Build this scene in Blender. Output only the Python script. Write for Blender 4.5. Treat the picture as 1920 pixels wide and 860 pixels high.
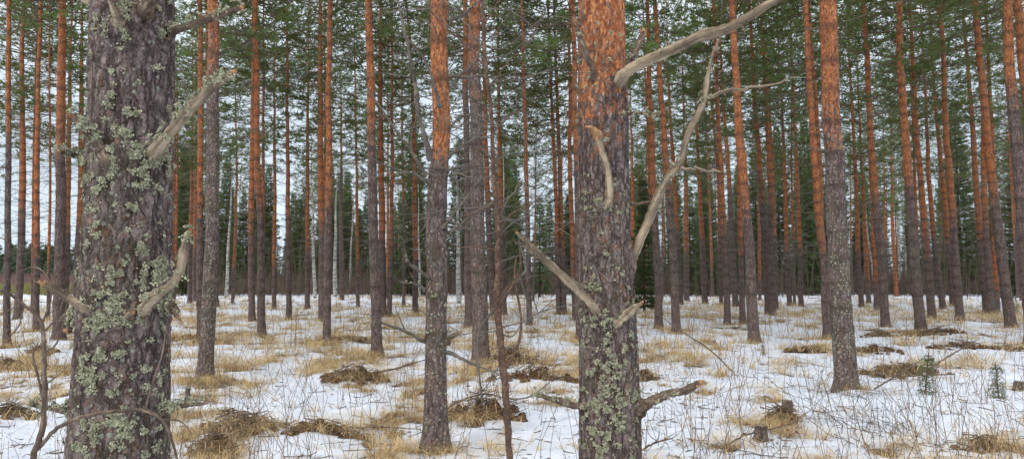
import bpy, math, random
import numpy as np
from mathutils import Vector, Matrix

# ------------------------------------------------------------------ clear
for o in list(bpy.data.objects):
    bpy.data.objects.remove(o)
S = bpy.context.scene
COL = S.collection
R = math.radians
random.seed(7)
RNG = np.random.default_rng(11)

# ------------------------------------------------------------------ camera
F = 1387.0          # focal length in photo pixels (1920 wide)
CH = 1.55           # eye height
PITCH = math.atan(92 / F)
cam_d = bpy.data.cameras.new('camera')
cam_d.sensor_width = 36.0
cam_d.lens = 36.0 * F / 1920
cam_d.clip_start = 0.05
cam_d.clip_end = 3000
cam = bpy.data.objects.new('camera', cam_d)
cam.location = (0, 0, CH)
cam.rotation_euler = (R(90) + PITCH, 0, 0)
COL.objects.link(cam)
S.camera = cam
S.render.resolution_x = 1024
S.render.resolution_y = 458

# ------------------------------------------------------------------ world: overcast sky, brighter towards the zenith
SUN_EL, SUN_AZ = R(32), R(215)
W = bpy.data.worlds.new('World')
S.world = W
W.use_nodes = True
wt = W.node_tree
wt.nodes.clear()


def N(nt, typ, ins=None, **props):
    n = nt.nodes.new(typ)
    for k, v in props.items():
        setattr(n, k, v)
    for k, v in (ins or {}).items():
        s = n.inputs[k]
        if isinstance(v, bpy.types.NodeSocket):
            nt.links.new(v, s)
        elif isinstance(v, bpy.types.Node):
            nt.links.new(v.outputs[0], s)
        else:
            s.default_value = v
    return n


def ramp(nt, fac, stops, interp='LINEAR'):
    n = nt.nodes.new('ShaderNodeValToRGB')
    nt.links.new(fac if isinstance(fac, bpy.types.NodeSocket) else fac.outputs[0], n.inputs[0])
    cr = n.color_ramp
    cr.interpolation = interp
    while len(cr.elements) < len(stops):
        cr.elements.new(0.5)
    for e, (p, c) in zip(cr.elements, stops):
        e.position = p
        e.color = (c if hasattr(c, '__len__') else (c, c, c)) + ((1,) if not hasattr(c, '__len__') or len(c) == 3 else ())
    return n.outputs[0]


def mixc(nt, fac, a, b, mode='MIX'):
    n = nt.nodes.new('ShaderNodeMix')
    n.data_type = 'RGBA'
    n.blend_type = mode
    for idx, v in ((0, fac), (6, a), (7, b)):
        s = n.inputs[idx]
        if isinstance(v, bpy.types.Node):
            v = v.outputs[0]
        if isinstance(v, bpy.types.NodeSocket):
            nt.links.new(v, s)
        else:
            s.default_value = v if idx == 0 else (tuple(v) + (1,) if len(v) == 3 else v)
    return n.outputs[2]


def M(nt, op, a, b=0.5, c=None, clamp=False):
    n = nt.nodes.new('ShaderNodeMath')
    n.operation = op
    n.use_clamp = clamp
    for i, v in enumerate((a, b, c)):
        if v is None:
            continue
        if isinstance(v, bpy.types.Node):
            v = v.outputs[0]
        if isinstance(v, bpy.types.NodeSocket):
            nt.links.new(v, n.inputs[i])
        else:
            n.inputs[i].default_value = v
    return n.outputs[0]


tc = N(wt, 'ShaderNodeTexCoord')
sky = N(wt, 'ShaderNodeTexSky', sky_type='NISHITA', sun_disc=False, sun_elevation=SUN_EL,
        sun_rotation=SUN_AZ, air_density=1.0, dust_density=2.0, ozone_density=1.0)
sep = N(wt, 'ShaderNodeSeparateXYZ', {0: tc.outputs['Generated']})
zen = ramp(wt, sep.outputs['Z'], [(0.0, (6.1, 7.2, 8.3)), (0.28, (7.0, 7.9, 8.7)), (0.6, (15, 15.6, 16.5)), (1.0, (21, 21.6, 22.5))])
cl = N(wt, 'ShaderNodeTexNoise', {'Vector': N(wt, 'ShaderNodeMapping', {'Vector': tc.outputs['Generated'], 'Scale': (1, 1, 3)}), 'Scale': 2.6, 'Detail': 6.0, 'Roughness': 0.6})
clf = ramp(wt, cl.outputs[0], [(0.36, 0.86), (0.62, 1.10)])
cloud = mixc(wt, 1.0, zen, clf, 'MULTIPLY')
skymix = mixc(wt, 0.88, sky.outputs[0], cloud)
bg = N(wt, 'ShaderNodeBackground', {'Color': skymix, 'Strength': 0.11})
wo = N(wt, 'ShaderNodeOutputWorld', {0: bg.outputs[0]})

sun_d = bpy.data.lights.new('sun', 'SUN')
sun_d.energy = 1.3
sun_d.angle = R(18)
sun_d.color = (1.0, 0.96, 0.90)
sun = bpy.data.objects.new('sun', sun_d)
sd = Vector((math.sin(SUN_AZ) * math.cos(SUN_EL), math.cos(SUN_AZ) * math.cos(SUN_EL), math.sin(SUN_EL)))
sun.rotation_euler = sd.to_track_quat('Z', 'Y').to_euler()
COL.objects.link(sun)

S.view_settings.view_transform = 'Standard'
S.view_settings.look = 'None'
S.view_settings.exposure = 0.22
S.view_settings.gamma = 1.0
S.render.engine = 'CYCLES'
S.cycles.max_bounces = 4
S.cycles.diffuse_bounces = 2
S.cycles.glossy_bounces = 2
S.cycles.transparent_max_bounces = 4

# ------------------------------------------------------------------ geometry helpers
CP, SP = math.cos(PITCH), math.sin(PITCH)


def ray(px, py):
    u = (px - 960) / F
    v = (430 - py) / F
    return np.array([u, CP - v * SP, SP + v * CP])


def at(px, py, d):
    """world point on the vertical plane y = d seen at photo pixel (px, py)"""
    r = ray(px, py)
    return np.array([0, 0, CH]) + r * (d / r[1])


def on_ground(px, py, z=0.0):
    r = ray(px, py)
    return np.array([0, 0, CH]) + r * ((z - CH) / r[2])


def _hash(ix, iy, iz):
    h = (ix * 374761393 + iy * 668265263 + iz * 2147483647) & 0xFFFFFFFF
    h = ((h ^ (h >> 13)) * 1274126177) & 0xFFFFFFFF
    return ((h ^ (h >> 16)) & 0xFFFF) / 65535.0


def vnoise(x, y, z=0):
    x = np.asarray(x, float)
    y = np.asarray(y, float)
    z = np.zeros_like(x) + z
    ix, iy, iz = (np.floor(a).astype(np.int64) for a in (x, y, z))
    fx, fy, fz = x - ix, y - iy, z - iz
    fx, fy, fz = (a * a * (3 - 2 * a) for a in (fx, fy, fz))
    def c(a, b, e):
        return _hash(ix + a, iy + b, iz + e)
    x00 = c(0, 0, 0) * (1 - fx) + c(1, 0, 0) * fx
    x10 = c(0, 1, 0) * (1 - fx) + c(1, 1, 0) * fx
    x01 = c(0, 0, 1) * (1 - fx) + c(1, 0, 1) * fx
    x11 = c(0, 1, 1) * (1 - fx) + c(1, 1, 1) * fx
    return (x00 * (1 - fy) + x10 * fy) * (1 - fz) + (x01 * (1 - fy) + x11 * fy) * fz


def fbm(x, y, z=0, o=4):
    s, a, t = 0, 0.5, 0
    for i in range(o):
        s = s + a * vnoise(x * 2 ** i + 17.3 * i, y * 2 ** i + 5.1 * i, z)
        t += a
        a *= 0.5
    return s / t


class MB:
    """collects verts / faces of one mesh"""
    def __init__(self):
        self.v, self.f, self.m, self.n = [], [], [], 0
        self.cols = []

    def add(self, v, f, mi=0, col=None):
        v = np.asarray(v, float).reshape(-1, 3)
        f = np.asarray(f, np.int64)
        self.v.append(v)
        self.f.append((f + self.n))
        self.m.append(np.full(len(f), mi, np.int32))
        if col is not None:
            self.cols.append(np.asarray(col, float))
        elif True:
            self.cols.append(np.zeros((len(v), 4)))
        self.n += len(v)

    def mesh(self, name, mats, smooth=True, attr=None):
        me = bpy.data.meshes.new(name)
        V = np.concatenate(self.v) if self.v else np.zeros((0, 3))
        me.vertices.add(len(V))
        me.vertices.foreach_set('co', V.ravel())
        nl = sum(a.size for a in self.f)
        nf = sum(len(a) for a in self.f)
        me.loops.add(nl)
        me.polygons.add(nf)
        me.loops.foreach_set('vertex_index', np.concatenate([a.ravel() for a in self.f]).astype(np.int32))
        tot = np.concatenate([np.full(len(a), a.shape[1], np.int32) for a in self.f])
        st = np.concatenate([[0], np.cumsum(tot)[:-1]]).astype(np.int32)
        me.polygons.foreach_set('loop_start', st)
        me.polygons.foreach_set('material_index', np.concatenate(self.m))
        me.polygons.foreach_set('use_smooth', np.full(nf, smooth))
        me.update(calc_edges=True)
        if attr:
            ca = me.attributes.new(attr, 'FLOAT_COLOR', 'POINT')
            ca.data.foreach_set('color', np.concatenate(self.cols).ravel())
        for mt in mats:
            me.materials.append(mt)
        me.validate()
        return me


def link(name, me, parent=None):
    o = bpy.data.objects.new(name, me)
    COL.objects.link(o)
    if parent:
        o.parent = parent
    return o


def tag(o, label=None, cat=None, group=None, kind=None):
    if label: o['label'] = label
    if cat: o['category'] = cat
    if group: o['group'] = group
    if kind: o['kind'] = kind
    return o


def empty(name, loc, label, cat, group=None, rz=0):
    o = bpy.data.objects.new(name, None)
    o.empty_display_size = 0.2
    o.location = loc
    o.rotation_euler = (0, 0, rz)
    COL.objects.link(o)
    return tag(o, label, cat, group)


def copy_tree(o, parent=None):
    c = o.copy()
    COL.objects.link(c)
    c.parent = parent
    for ch in o.children:
        copy_tree(ch, c)
    return c


def tube(P, r, sides=8, jag=0.0, cap=True, rng=RNG):
    P = np.asarray(P, float)
    n = len(P)
    r = np.broadcast_to(np.asarray(r, float), (n,))
    T = np.gradient(P, axis=0)
    T /= np.linalg.norm(T, axis=1)[:, None] + 1e-9
    up = np.array([0, 0, 1.0]) if abs(T[0, 2]) < 0.8 else np.array([1.0, 0, 0])
    U = np.zeros_like(P)
    u = np.cross(T[0], up)
    u /= np.linalg.norm(u)
    for i in range(n):
        u = u - T[i] * np.dot(u, T[i])
        u /= np.linalg.norm(u) + 1e-9
        U[i] = u
    B = np.cross(T, U)
    a = np.linspace(0, 2 * np.pi, sides, endpoint=False)
    rr = r[:, None] * (1 + (rng.uniform(-jag, jag, (n, sides)) if jag else 0))
    V = P[:, None] + rr[..., None] * (np.cos(a)[None, :, None] * U[:, None] + np.sin(a)[None, :, None] * B[:, None])
    i = np.arange(n - 1)[:, None] * sides
    j = np.arange(sides)[None]
    k = (j + 1) % sides
    Fq = np.stack([i + j, i + k, i + sides + k, i + sides + j], -1).reshape(-1, 4)
    return V.reshape(-1, 3), Fq, n, sides


def add_tube(mb, P, r, sides=8, jag=0.0, mi=0, col=None, tip=True, rng=RNG):
    V, Fq, n, s = tube(P, r, sides, jag, rng=rng)
    PP = np.asarray(P, float)
    ln = np.concatenate([[0], np.cumsum(np.linalg.norm(np.diff(PP, axis=0), axis=1))])
    aa = np.linspace(0, 2 * np.pi, s, endpoint=False)
    r_ = np.broadcast_to(np.asarray(r, float), (n,))
    k0 = mb.n * .013 % 7
    c = np.stack([(r_[:, None] * np.cos(aa)[None]).ravel() + k0, (r_[:, None] * np.sin(aa)[None]).ravel(), np.repeat(ln, s), np.ones(n * s)], -1)
    cl = c[-s:]
    mb.add(V, Fq, mi, c)
    if tip:
        base = mb.n - len(V)
        last = np.arange((n - 1) * s, n * s)
        tipv = np.asarray(P[-1])[None]
        off = np.concatenate([V[last], tipv])
        f = np.stack([np.arange(s), (np.arange(s) + 1) % s, np.full(s, s)], -1)
        mb.add(off, f, mi, np.concatenate([cl, cl.mean(0)[None]]))


def smooth_path(pts, n=24):
    """Catmull-Rom through pts"""
    P = np.asarray(pts, float)
    if len(P) < 3:
        t = np.linspace(0, 1, n)[:, None]
        return P[0] * (1 - t) + P[-1] * t
    Q = np.concatenate([[2 * P[0] - P[1]], P, [2 * P[-1] - P[-2]]])
    out = []
    m = len(P) - 1
    for t in np.linspace(0, m, n):
        i = min(int(t), m - 1)
        s = t - i
        a, b, c, d = Q[i:i + 4]
        out.append(0.5 * (2 * b + (c - a) * s + (2 * a - 5 * b + 4 * c - d) * s * s + (3 * b - a - 3 * c + d) * s ** 3))
    return np.array(out)


# ------------------------------------------------------------------ materials
def newmat(name):
    m = bpy.data.materials.new(name)
    m.use_nodes = True
    nt = m.node_tree
    nt.nodes.clear()
    out = nt.nodes.new('ShaderNodeOutputMaterial')
    return m, nt, out


def pbsdf(nt, out, color, rough=0.85, bump=None, bs=0.5, bd=0.01, spec=0.25):
    b = N(nt, 'ShaderNodeBsdfPrincipled', {'Base Color': color, 'Roughness': rough, 'Specular IOR Level': spec})
    if bump is not None:
        bn = N(nt, 'ShaderNodeBump', {'Height': bump, 'Strength': bs, 'Distance': bd})
        nt.links.new(bn.outputs[0], b.inputs['Normal'])
    nt.links.new(b.outputs[0], out.inputs[0])
    return b


def coords(nt, scale, warp=0.0, wscale=6.0):
    t = N(nt, 'ShaderNodeTexCoord').outputs['Object']
    if warp:
        nz = N(nt, 'ShaderNodeTexNoise', {'Vector': t, 'Scale': wscale, 'Detail': 5.0, 'Roughness': 0.65})
        off = N(nt, 'ShaderNodeVectorMath', {0: nz.outputs['Color'], 1: (0.5, 0.5, 0.5)}, operation='SUBTRACT')
        sc = N(nt, 'ShaderNodeVectorMath', {0: off.outputs[0], 'Scale': warp}, operation='SCALE')
        t = N(nt, 'ShaderNodeVectorMath', {0: t, 1: sc.outputs[0]}, operation='ADD').outputs[0]
    return t, N(nt, 'ShaderNodeMapping', {'Vector': t, 'Scale': scale}).outputs[0]


def bark_mat(name, hero=False, sc=14.0, disp=0.008):
    m, nt, out = newmat(name)
    att = N(nt, 'ShaderNodeAttribute', attribute_name='bark')
    sp = N(nt, 'ShaderNodeSeparateColor', {0: att.outputs['Color']})
    _, mp = coords(nt, (1, 1, 0.48), 0.045 if hero else 0.04, 17.0 if hero else 13.0)
    t, _ = coords(nt, (1, 1, 1))
    # plates
    v1 = N(nt, 'ShaderNodeTexVoronoi', {'Vector': mp, 'Scale': sc}, feature='DISTANCE_TO_EDGE')
    v1c = N(nt, 'ShaderNodeTexVoronoi', {'Vector': mp, 'Scale': sc}, feature='F1')
    v2 = N(nt, 'ShaderNodeTexVoronoi', {'Vector': mp, 'Scale': sc * 2.7}, feature='DISTANCE_TO_EDGE')
    v2c = N(nt, 'ShaderNodeTexVoronoi', {'Vector': mp, 'Scale': sc * 2.7}, feature='F1')
    fine = N(nt, 'ShaderNodeTexNoise', {'Vector': mp, 'Scale': sc * 9, 'Detail': 5.0, 'Roughness': 0.65})
    med = N(nt, 'ShaderNodeTexNoise', {'Vector': mp, 'Scale': sc * 1.6, 'Detail': 5.0, 'Roughness': 0.6})
    big = N(nt, 'ShaderNodeTexNoise', {'Vector': t, 'Scale': 3.2, 'Detail': 4.0})
    mv = N(nt, 'ShaderNodeMapping', {'Vector': t, 'Scale': (1, 1, 0.22)}).outputs[0]
    r1 = N(nt, 'ShaderNodeTexNoise', {'Vector': mv, 'Scale': sc * .62, 'Detail': 5.0, 'Roughness': 0.62, 'Distortion': 0.5})
    r2 = N(nt, 'ShaderNodeTexNoise', {'Vector': mp, 'Scale': sc * 1.5, 'Detail': 4.0, 'Roughness': 0.65, 'Distortion': 0.8})
    f1 = ramp(nt, M(nt, 'ABSOLUTE', M(nt, 'SUBTRACT', r1.outputs[0], 0.5)), [(0.0, 0.0), (0.016, 0.45), (0.05, 1.0)])
    f2 = ramp(nt, M(nt, 'ABSOLUTE', M(nt, 'SUBTRACT', r2.outputs[0], 0.5)), [(0.0, 0.3), (0.028, 1.0)])
    net = ramp(nt, v1.outputs['Distance'], [(0.0, 0.10), (0.04, 0.50), (0.11, 1.0)])
    crack1 = M(nt, 'MULTIPLY', f1, M(nt, 'ADD', 0.15, M(nt, 'MULTIPLY', net, 0.85)))
    crack2 = M(nt, 'MULTIPLY', f2, ramp(nt, v2.outputs['Distance'], [(0.0, 0.35), (0.12, 1.0)]))
    # height
    pl = M(nt, 'MULTIPLY', crack1, M(nt, 'ADD', 0.55, M(nt, 'MULTIPLY', N(nt, 'ShaderNodeSeparateColor', {0: v1c.outputs['Color']}).outputs[0], 0.45)))
    pl2 = M(nt, 'MULTIPLY', crack2, M(nt, 'ADD', 0.3, M(nt, 'MULTIPLY', N(nt, 'ShaderNodeSeparateColor', {0: v2c.outputs['Color']}).outputs[0], 0.7)))
    h = M(nt, 'ADD', M(nt, 'MULTIPLY', pl, 0.60), M(nt, 'ADD', M(nt, 'MULTIPLY', pl2, 0.25), M(nt, 'MULTIPLY', fine.outputs[0], 0.5)))
    # grey plated bark
    cell = N(nt, 'ShaderNodeSeparateColor', {0: v2c.outputs['Color']})
    gcol = ramp(nt, med.outputs[0], [(0.34, (0.115, 0.080, 0.074)), (0.5, (0.235, 0.172, 0.158)), (0.64, (0.38, 0.30, 0.28))])
    gcol = mixc(nt, M(nt, 'MULTIPLY', cell.outputs[1], 0.6), gcol, (0.33, 0.265, 0.255))
    if not hero:
        gcol = mixc(nt, ramp(nt, med.outputs[0], [(0.36, 0.55), (0.6, 0.12)]), gcol, (0.055, 0.038, 0.032))
    # reddish inner flakes
    red = ramp(nt, M(nt, 'ADD', M(nt, 'MULTIPLY', cell.outputs[0], 0.5), M(nt, 'MULTIPLY', big.outputs[0], 0.6)), [(0.66, 0.0), (0.80, 1.0)])
    gcol = mixc(nt, M(nt, 'MULTIPLY', red, 0.55), gcol, (0.30, 0.125, 0.065))
    # orange papery bark
    ocol = ramp(nt, M(nt, 'ADD', M(nt, 'MULTIPLY', med.outputs[0], 0.6), M(nt, 'MULTIPLY', cell.outputs[2], 0.4)),
                [(0.26, (0.20, 0.062, 0.028)), (0.45, (0.50, 0.150, 0.052)), (0.66, (0.68, 0.29, 0.125))])
    zone = M(nt, 'ADD', sp.outputs[0], M(nt, 'MULTIPLY', M(nt, 'SUBTRACT', big.outputs[0], 0.5), 2.0 if hero else 1.3))
    zone = M(nt, 'ADD', zone, M(nt, 'MULTIPLY', M(nt, 'SUBTRACT', med.outputs[0], 0.5), 0.7))
    zone = M(nt, 'ADD', zone, M(nt, 'MULTIPLY', M(nt, 'SUBTRACT', cell.outputs[0], 0.5), 0.75))
    zone = ramp(nt, zone, [(0.38, 0.0), (0.72, 1.0)])
    col = mixc(nt, zone, gcol, ocol)
    dark = M(nt, 'MULTIPLY', M(nt, 'SUBTRACT', 1.0, crack1), M(nt, 'SUBTRACT', 0.82, M(nt, 'MULTIPLY', zone, 0.36)))
    col = mixc(nt, dark, col, (0.022, 0.015, 0.012))
    dark2 = M(nt, 'MULTIPLY', M(nt, 'SUBTRACT', 1.0, crack2), 0.55)
    col = mixc(nt, dark2, col, (0.04, 0.025, 0.02))
    col = mixc(nt, ramp(nt, fine.outputs[0], [(0.30, 0.75), (0.50, 0.0)]), col, (0.05, 0.034, 0.03))
    col = mixc(nt, ramp(nt, fine.outputs[0], [(0.55, 0.0), (0.75, 0.5)]), col, mixc(nt, zone, (0.40, 0.33, 0.31), (0.70, 0.32, 0.14)))
    # dark whorl scars
    kn = M(nt, 'MULTIPLY', sp.outputs[1], M(nt, 'ADD', 0.2, med.outputs[0]), clamp=True)
    col = mixc(nt, kn, col, (0.05, 0.034, 0.028))
    # crustose lichen spots
    lv = N(nt, 'ShaderNodeTexVoronoi', {'Vector': t, 'Scale': 30.0 if not hero else 42.0}, feature='F1')
    ls = M(nt, 'ADD', lv.outputs['Distance'], M(nt, 'MULTIPLY', fine.outputs[0], 0.35))
    lsep = N(nt, 'ShaderNodeSeparateColor', {0: lv.outputs['Color']})
    lth = M(nt, 'MULTIPLY', sp.outputs[2], M(nt, 'ADD', M(nt, 'MULTIPLY', lsep.outputs[0], 0.7), M(nt, 'MULTIPLY', big.outputs[0], 0.55)))
    lf = M(nt, 'GREATER_THAN', lth, ls)
    lcol = mixc(nt, med.outputs[0], (0.20, 0.23, 0.15), (0.48, 0.50, 0.40))
    col = mixc(nt, M(nt, 'MULTIPLY', lf, 0.85), col, lcol)
    # faint green algae film
    alg = M(nt, 'MULTIPLY', sp.outputs[2], ramp(nt, big.outputs[0], [(0.42, 0.0), (0.7, 0.38)]))
    col = mixc(nt, alg, col, (0.15, 0.165, 0.085))
    if hero:
        b = pbsdf(nt, out, col, 0.88, M(nt, 'ADD', fine.outputs[0], pl2), 0.7, 0.005, 0.2)
        dp = N(nt, 'ShaderNodeDisplacement', {'Height': M(nt, 'MULTIPLY', h, M(nt, 'SUBTRACT', 1.0, M(nt, 'MULTIPLY', zone, 0.60))), 'Midlevel': 0.5, 'Scale': disp})
        nt.links.new(dp.outputs[0], out.inputs['Displacement'])
        m.displacement_method = 'BOTH'
    else:
        pbsdf(nt, out, col, 0.88, h, 0.8, 0.02, 0.2)
    return m


def simple(name, c1, c2, scale=8.0, rough=0.85, stretch=(1, 1, 1), bump=0.3, bd=0.005, c3=None, detail=5.0, lo=0.35, hi=0.65):
    m, nt, out = newmat(name)
    _, mp = coords(nt, stretch)
    nz = N(nt, 'ShaderNodeTexNoise', {'Vector': mp, 'Scale': scale, 'Detail': detail, 'Roughness': 0.62})
    st = [(lo, c1), (hi, c2)]
    if c3:
        st = [(lo, c1), ((lo + hi) / 2, c2), (hi, c3)]
    pbsdf(nt, out, ramp(nt, nz, st), rough, nz.outputs[0], bump, bd, 0.2)
    return m


def leafy(name, c1, c2, rough=0.6, scale=0.9, trans=0.2, rand=True):
    """foliage: colour differs from clump to clump and tree to tree"""
    m, nt, out = newmat(name)
    t = N(nt, 'ShaderNodeTexCoord').outputs['Object']
    nz = N(nt, 'ShaderNodeTexNoise', {'Vector': t, 'Scale': scale, 'Detail': 5.0, 'Roughness': 0.7})
    col = ramp(nt, nz, [(0.33, c1), (0.67, c2)])
    if rand:
        oi = N(nt, 'ShaderNodeObjectInfo')
        hs = N(nt, 'ShaderNodeHueSaturation', {'Hue': M(nt, 'ADD', 0.485, M(nt, 'MULTIPLY', oi.outputs['Random'], 0.03)),
                                              'Saturation': 1.0, 'Value': M(nt, 'ADD', 0.75, M(nt, 'MULTIPLY', oi.outputs['Random'], 0.5)), 'Color': col})
        col = hs.outputs[0]
    b = N(nt, 'ShaderNodeBsdfPrincipled', {'Base Color': col, 'Roughness': rough, 'Specular IOR Level': 0.25})
    if trans:
        tr = N(nt, 'ShaderNodeBsdfTranslucent', {'Color': col})
        mx = N(nt, 'ShaderNodeMixShader', {0: trans, 1: b.outputs[0], 2: tr.outputs[0]})
        nt.links.new(mx.outputs[0], out.inputs[0])
    else:
        nt.links.new(b.outputs[0], out.inputs[0])
    return m


MAT = {}
MAT['bark_hero'] = bark_mat('thick plated pine bark', True, 27.0, 0.012)
MAT['bark'] = bark_mat('pine bark', False, 22.0)
MAT['needles'] = leafy('pine needles', (0.080, 0.118, 0.030), (0.18, 0.235, 0.070), trans=.42)
MAT['spruce'] = leafy('spruce needles', (0.070, 0.108, 0.040), (0.155, 0.215, 0.080), trans=.35)
MAT['limb'] = simple('pine limb bark', (0.06, 0.042, 0.032), (0.15, 0.09, 0.055), 9.0)
MAT['twig'] = simple('dead grey twig', (0.06, 0.05, 0.042), (0.17, 0.145, 0.12), 7.0)
MAT['twig_far'] = simple('grey brown brush', (0.060, 0.043, 0.033), (0.15, 0.115, 0.085), 2.0)
MAT['deadwood'] = simple('weathered bare dead wood', (0.13, 0.095, 0.065), (0.42, 0.33, 0.22), 26.0, 0.8, (1, 1, 1), 0.6, 0.006, (0.60, 0.50, 0.36))
MAT['deadbark'] = simple('dead branch with flaking bark', (0.075, 0.05, 0.038), (0.20, 0.145, 0.105), 34.0, 0.9, (1, 1, 1), 0.8, 0.008, (0.40, 0.32, 0.23))
MAT['heart'] = simple('splintered inner wood', (0.18, 0.085, 0.04), (0.42, 0.25, 0.13), 40.0, 0.8)
MAT['lichen'] = leafy('grey green leafy lichen', (0.16, 0.155, 0.090), (0.56, 0.56, 0.39), 0.9, 60.0, 0.10, False)
MAT['sapling'] = simple('red brown sapling bark', (0.085, 0.045, 0.030), (0.23, 0.115, 0.065), 14.0, 0.8, (1, 1, 0.6), 0.5, 0.006, (0.34, 0.19, 0.12))
MAT['straw'] = leafy('dry straw', (0.33, 0.215, 0.09), (0.78, 0.60, 0.33), 0.7, 2.2, 0.2, False)
MAT['stalk'] = leafy('dry brown stalk', (0.055, 0.034, 0.025), (0.24, 0.16, 0.09), 0.8, 3.0, 0.0, False)
MAT['litter'] = simple('dark brown forest litter', (0.024, 0.015, 0.010), (0.085, 0.047, 0.026), 22.0, 0.95, (1, 1, 1), 1.0, 0.03, (0.21, 0.125, 0.065))
MAT['redleaf'] = leafy('withered red leaf', (0.11, 0.028, 0.016), (0.25, 0.075, 0.035), 0.7, 20.0, 0.15, False)
MAT['heather'] = simple('reddish brushwood', (0.10, 0.055, 0.05), (0.20, 0.12, 0.105), 1.2)
MAT['farwood'] = simple('far wood', (0.045, 0.075, 0.04), (0.10, 0.14, 0.075), 0.25)
MAT['meadow'] = simple('yellow green scrub', (0.11, 0.11, 0.035), (0.24, 0.22, 0.08), 1.5)

def wood(name, cols, scale, stretch, bump=.6, bd=.004, streak=.5):
    m, nt, out = newmat(name)
    at_ = N(nt, 'ShaderNodeAttribute', attribute_name='grain').outputs['Vector']
    mp = N(nt, 'ShaderNodeMapping', {'Vector': at_, 'Scale': (1, 1, stretch)}).outputs[0]
    n1 = N(nt, 'ShaderNodeTexNoise', {'Vector': mp, 'Scale': scale, 'Detail': 6.0, 'Roughness': 0.7})
    n2 = N(nt, 'ShaderNodeTexNoise', {'Vector': at_, 'Scale': scale * .16, 'Detail': 5.0, 'Roughness': 0.6})
    c = ramp(nt, n1, [(0.33, cols[0]), (0.5, cols[1]), (0.68, cols[2])])
    c = mixc(nt, M(nt, 'MULTIPLY', ramp(nt, n2, [(0.42, 0.0), (0.62, 1.0)]), streak), c, cols[0])
    pbsdf(nt, out, c, .85, n1.outputs[0], bump, bd, .2)
    return m


MAT['deadwood'] = wood('weathered bare dead wood', [(0.075, 0.055, 0.040), (0.28, 0.215, 0.145), (0.52, 0.42, 0.29)], 48.0, .045, 1.0, .006, .75)
MAT['deadbark'] = wood('dead branch with flaking bark', [(0.050, 0.034, 0.026), (0.15, 0.105, 0.075), (0.36, 0.28, 0.20)], 60.0, .35, 1.0, .010, .7)
MAT['sapling'] = wood('red brown sapling bark', [(0.045, 0.029, 0.022), (0.13, 0.076, 0.052), (0.28, 0.175, 0.12)], 70.0, 1.3, 1.0, .006, .7)

# birch bark
m, nt, out = newmat('white birch bark')
t, mp = coords(nt, (1, 1, 5.0), 0.03)
nz = N(nt, 'ShaderNodeTexNoise', {'Vector': mp, 'Scale': 2.2, 'Detail': 5.0, 'Roughness': 0.7})
nz2 = N(nt, 'ShaderNodeTexNoise', {'Vector': t, 'Scale': 5.0, 'Detail': 3.0})
c = ramp(nt, nz, [(0.40, (0.045, 0.04, 0.036)), (0.48, (0.38, 0.365, 0.33)), (0.7, (0.58, 0.565, 0.52))])
c = mixc(nt, ramp(nt, nz2, [(0.5, 0.0), (0.65, 0.55)]), c, (0.20, 0.19, 0.15))
pbsdf(nt, out, c, 0.7)
MAT['birch'] = m

# snow with melt patches
m, nt, out = newmat('patchy old snow')
t = N(nt, 'ShaderNodeTexCoord').outputs['Object']
att = N(nt, 'ShaderNodeAttribute', attribute_name='melt')
sp = N(nt, 'ShaderNodeSeparateColor', {0: att.outputs['Color']})
n1 = N(nt, 'ShaderNodeTexNoise', {'Vector': t, 'Scale': 3.2, 'Detail': 8.0, 'Roughness': 0.68})
n2 = N(nt, 'ShaderNodeTexNoise', {'Vector': t, 'Scale': 26.0, 'Detail': 5.0, 'Roughness': 0.7})
n3 = N(nt, 'ShaderNodeTexNoise', {'Vector': t, 'Scale': 0.9, 'Detail': 4.0})
n4 = N(nt, 'ShaderNodeTexNoise', {'Vector': t, 'Scale': 90.0, 'Detail': 3.0, 'Roughness': 0.7})
k = M(nt, 'ADD', sp.outputs[0], M(nt, 'ADD', M(nt, 'MULTIPLY', M(nt, 'SUBTRACT', n1.outputs[0], 0.5), 1.5), M(nt, 'MULTIPLY', M(nt, 'SUBTRACT', n2.outputs[0], 0.5), 0.7)))
kf = ramp(nt, k, [(0.50, 0.0), (0.58, 1.0)])
spk = N(nt, 'ShaderNodeTexVoronoi', {'Vector': t, 'Scale': 34.0}, feature='F1')
spk_s = N(nt, 'ShaderNodeSeparateColor', {0: spk.outputs['Color']})
specks = M(nt, 'LESS_THAN', M(nt, 'ADD', spk.outputs['Distance'], M(nt, 'MULTIPLY', n4.outputs[0], 0.2)), M(nt, 'MULTIPLY', spk_s.outputs[0], M(nt, 'MULTIPLY', n3.outputs[0], 0.62)))
snowc = ramp(nt, n1, [(0.3, (0.50, 0.535, 0.60)), (0.62, (0.67, 0.70, 0.765))])
snowc = mixc(nt, M(nt, 'MULTIPLY', specks, 0.75), snowc, (0.17, 0.10, 0.055))
lit = ramp(nt, n2, [(0.32, (0.035, 0.020, 0.012)), (0.52, (0.10, 0.060, 0.030)), (0.70, (0.30, 0.20, 0.10))])
col = mixc(nt, kf, snowc, lit)
hh = M(nt, 'ADD', M(nt, 'MULTIPLY', M(nt, 'SUBTRACT', 1.0, kf), 0.8), M(nt, 'ADD', M(nt, 'MULTIPLY', n2.outputs[0], 0.5), M(nt, 'MULTIPLY', n1.outputs[0], 0.9)))
pbsdf(nt, out, col, 0.75, hh, 0.7, 0.05, 0.25)
MAT['snow'] = m

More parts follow.
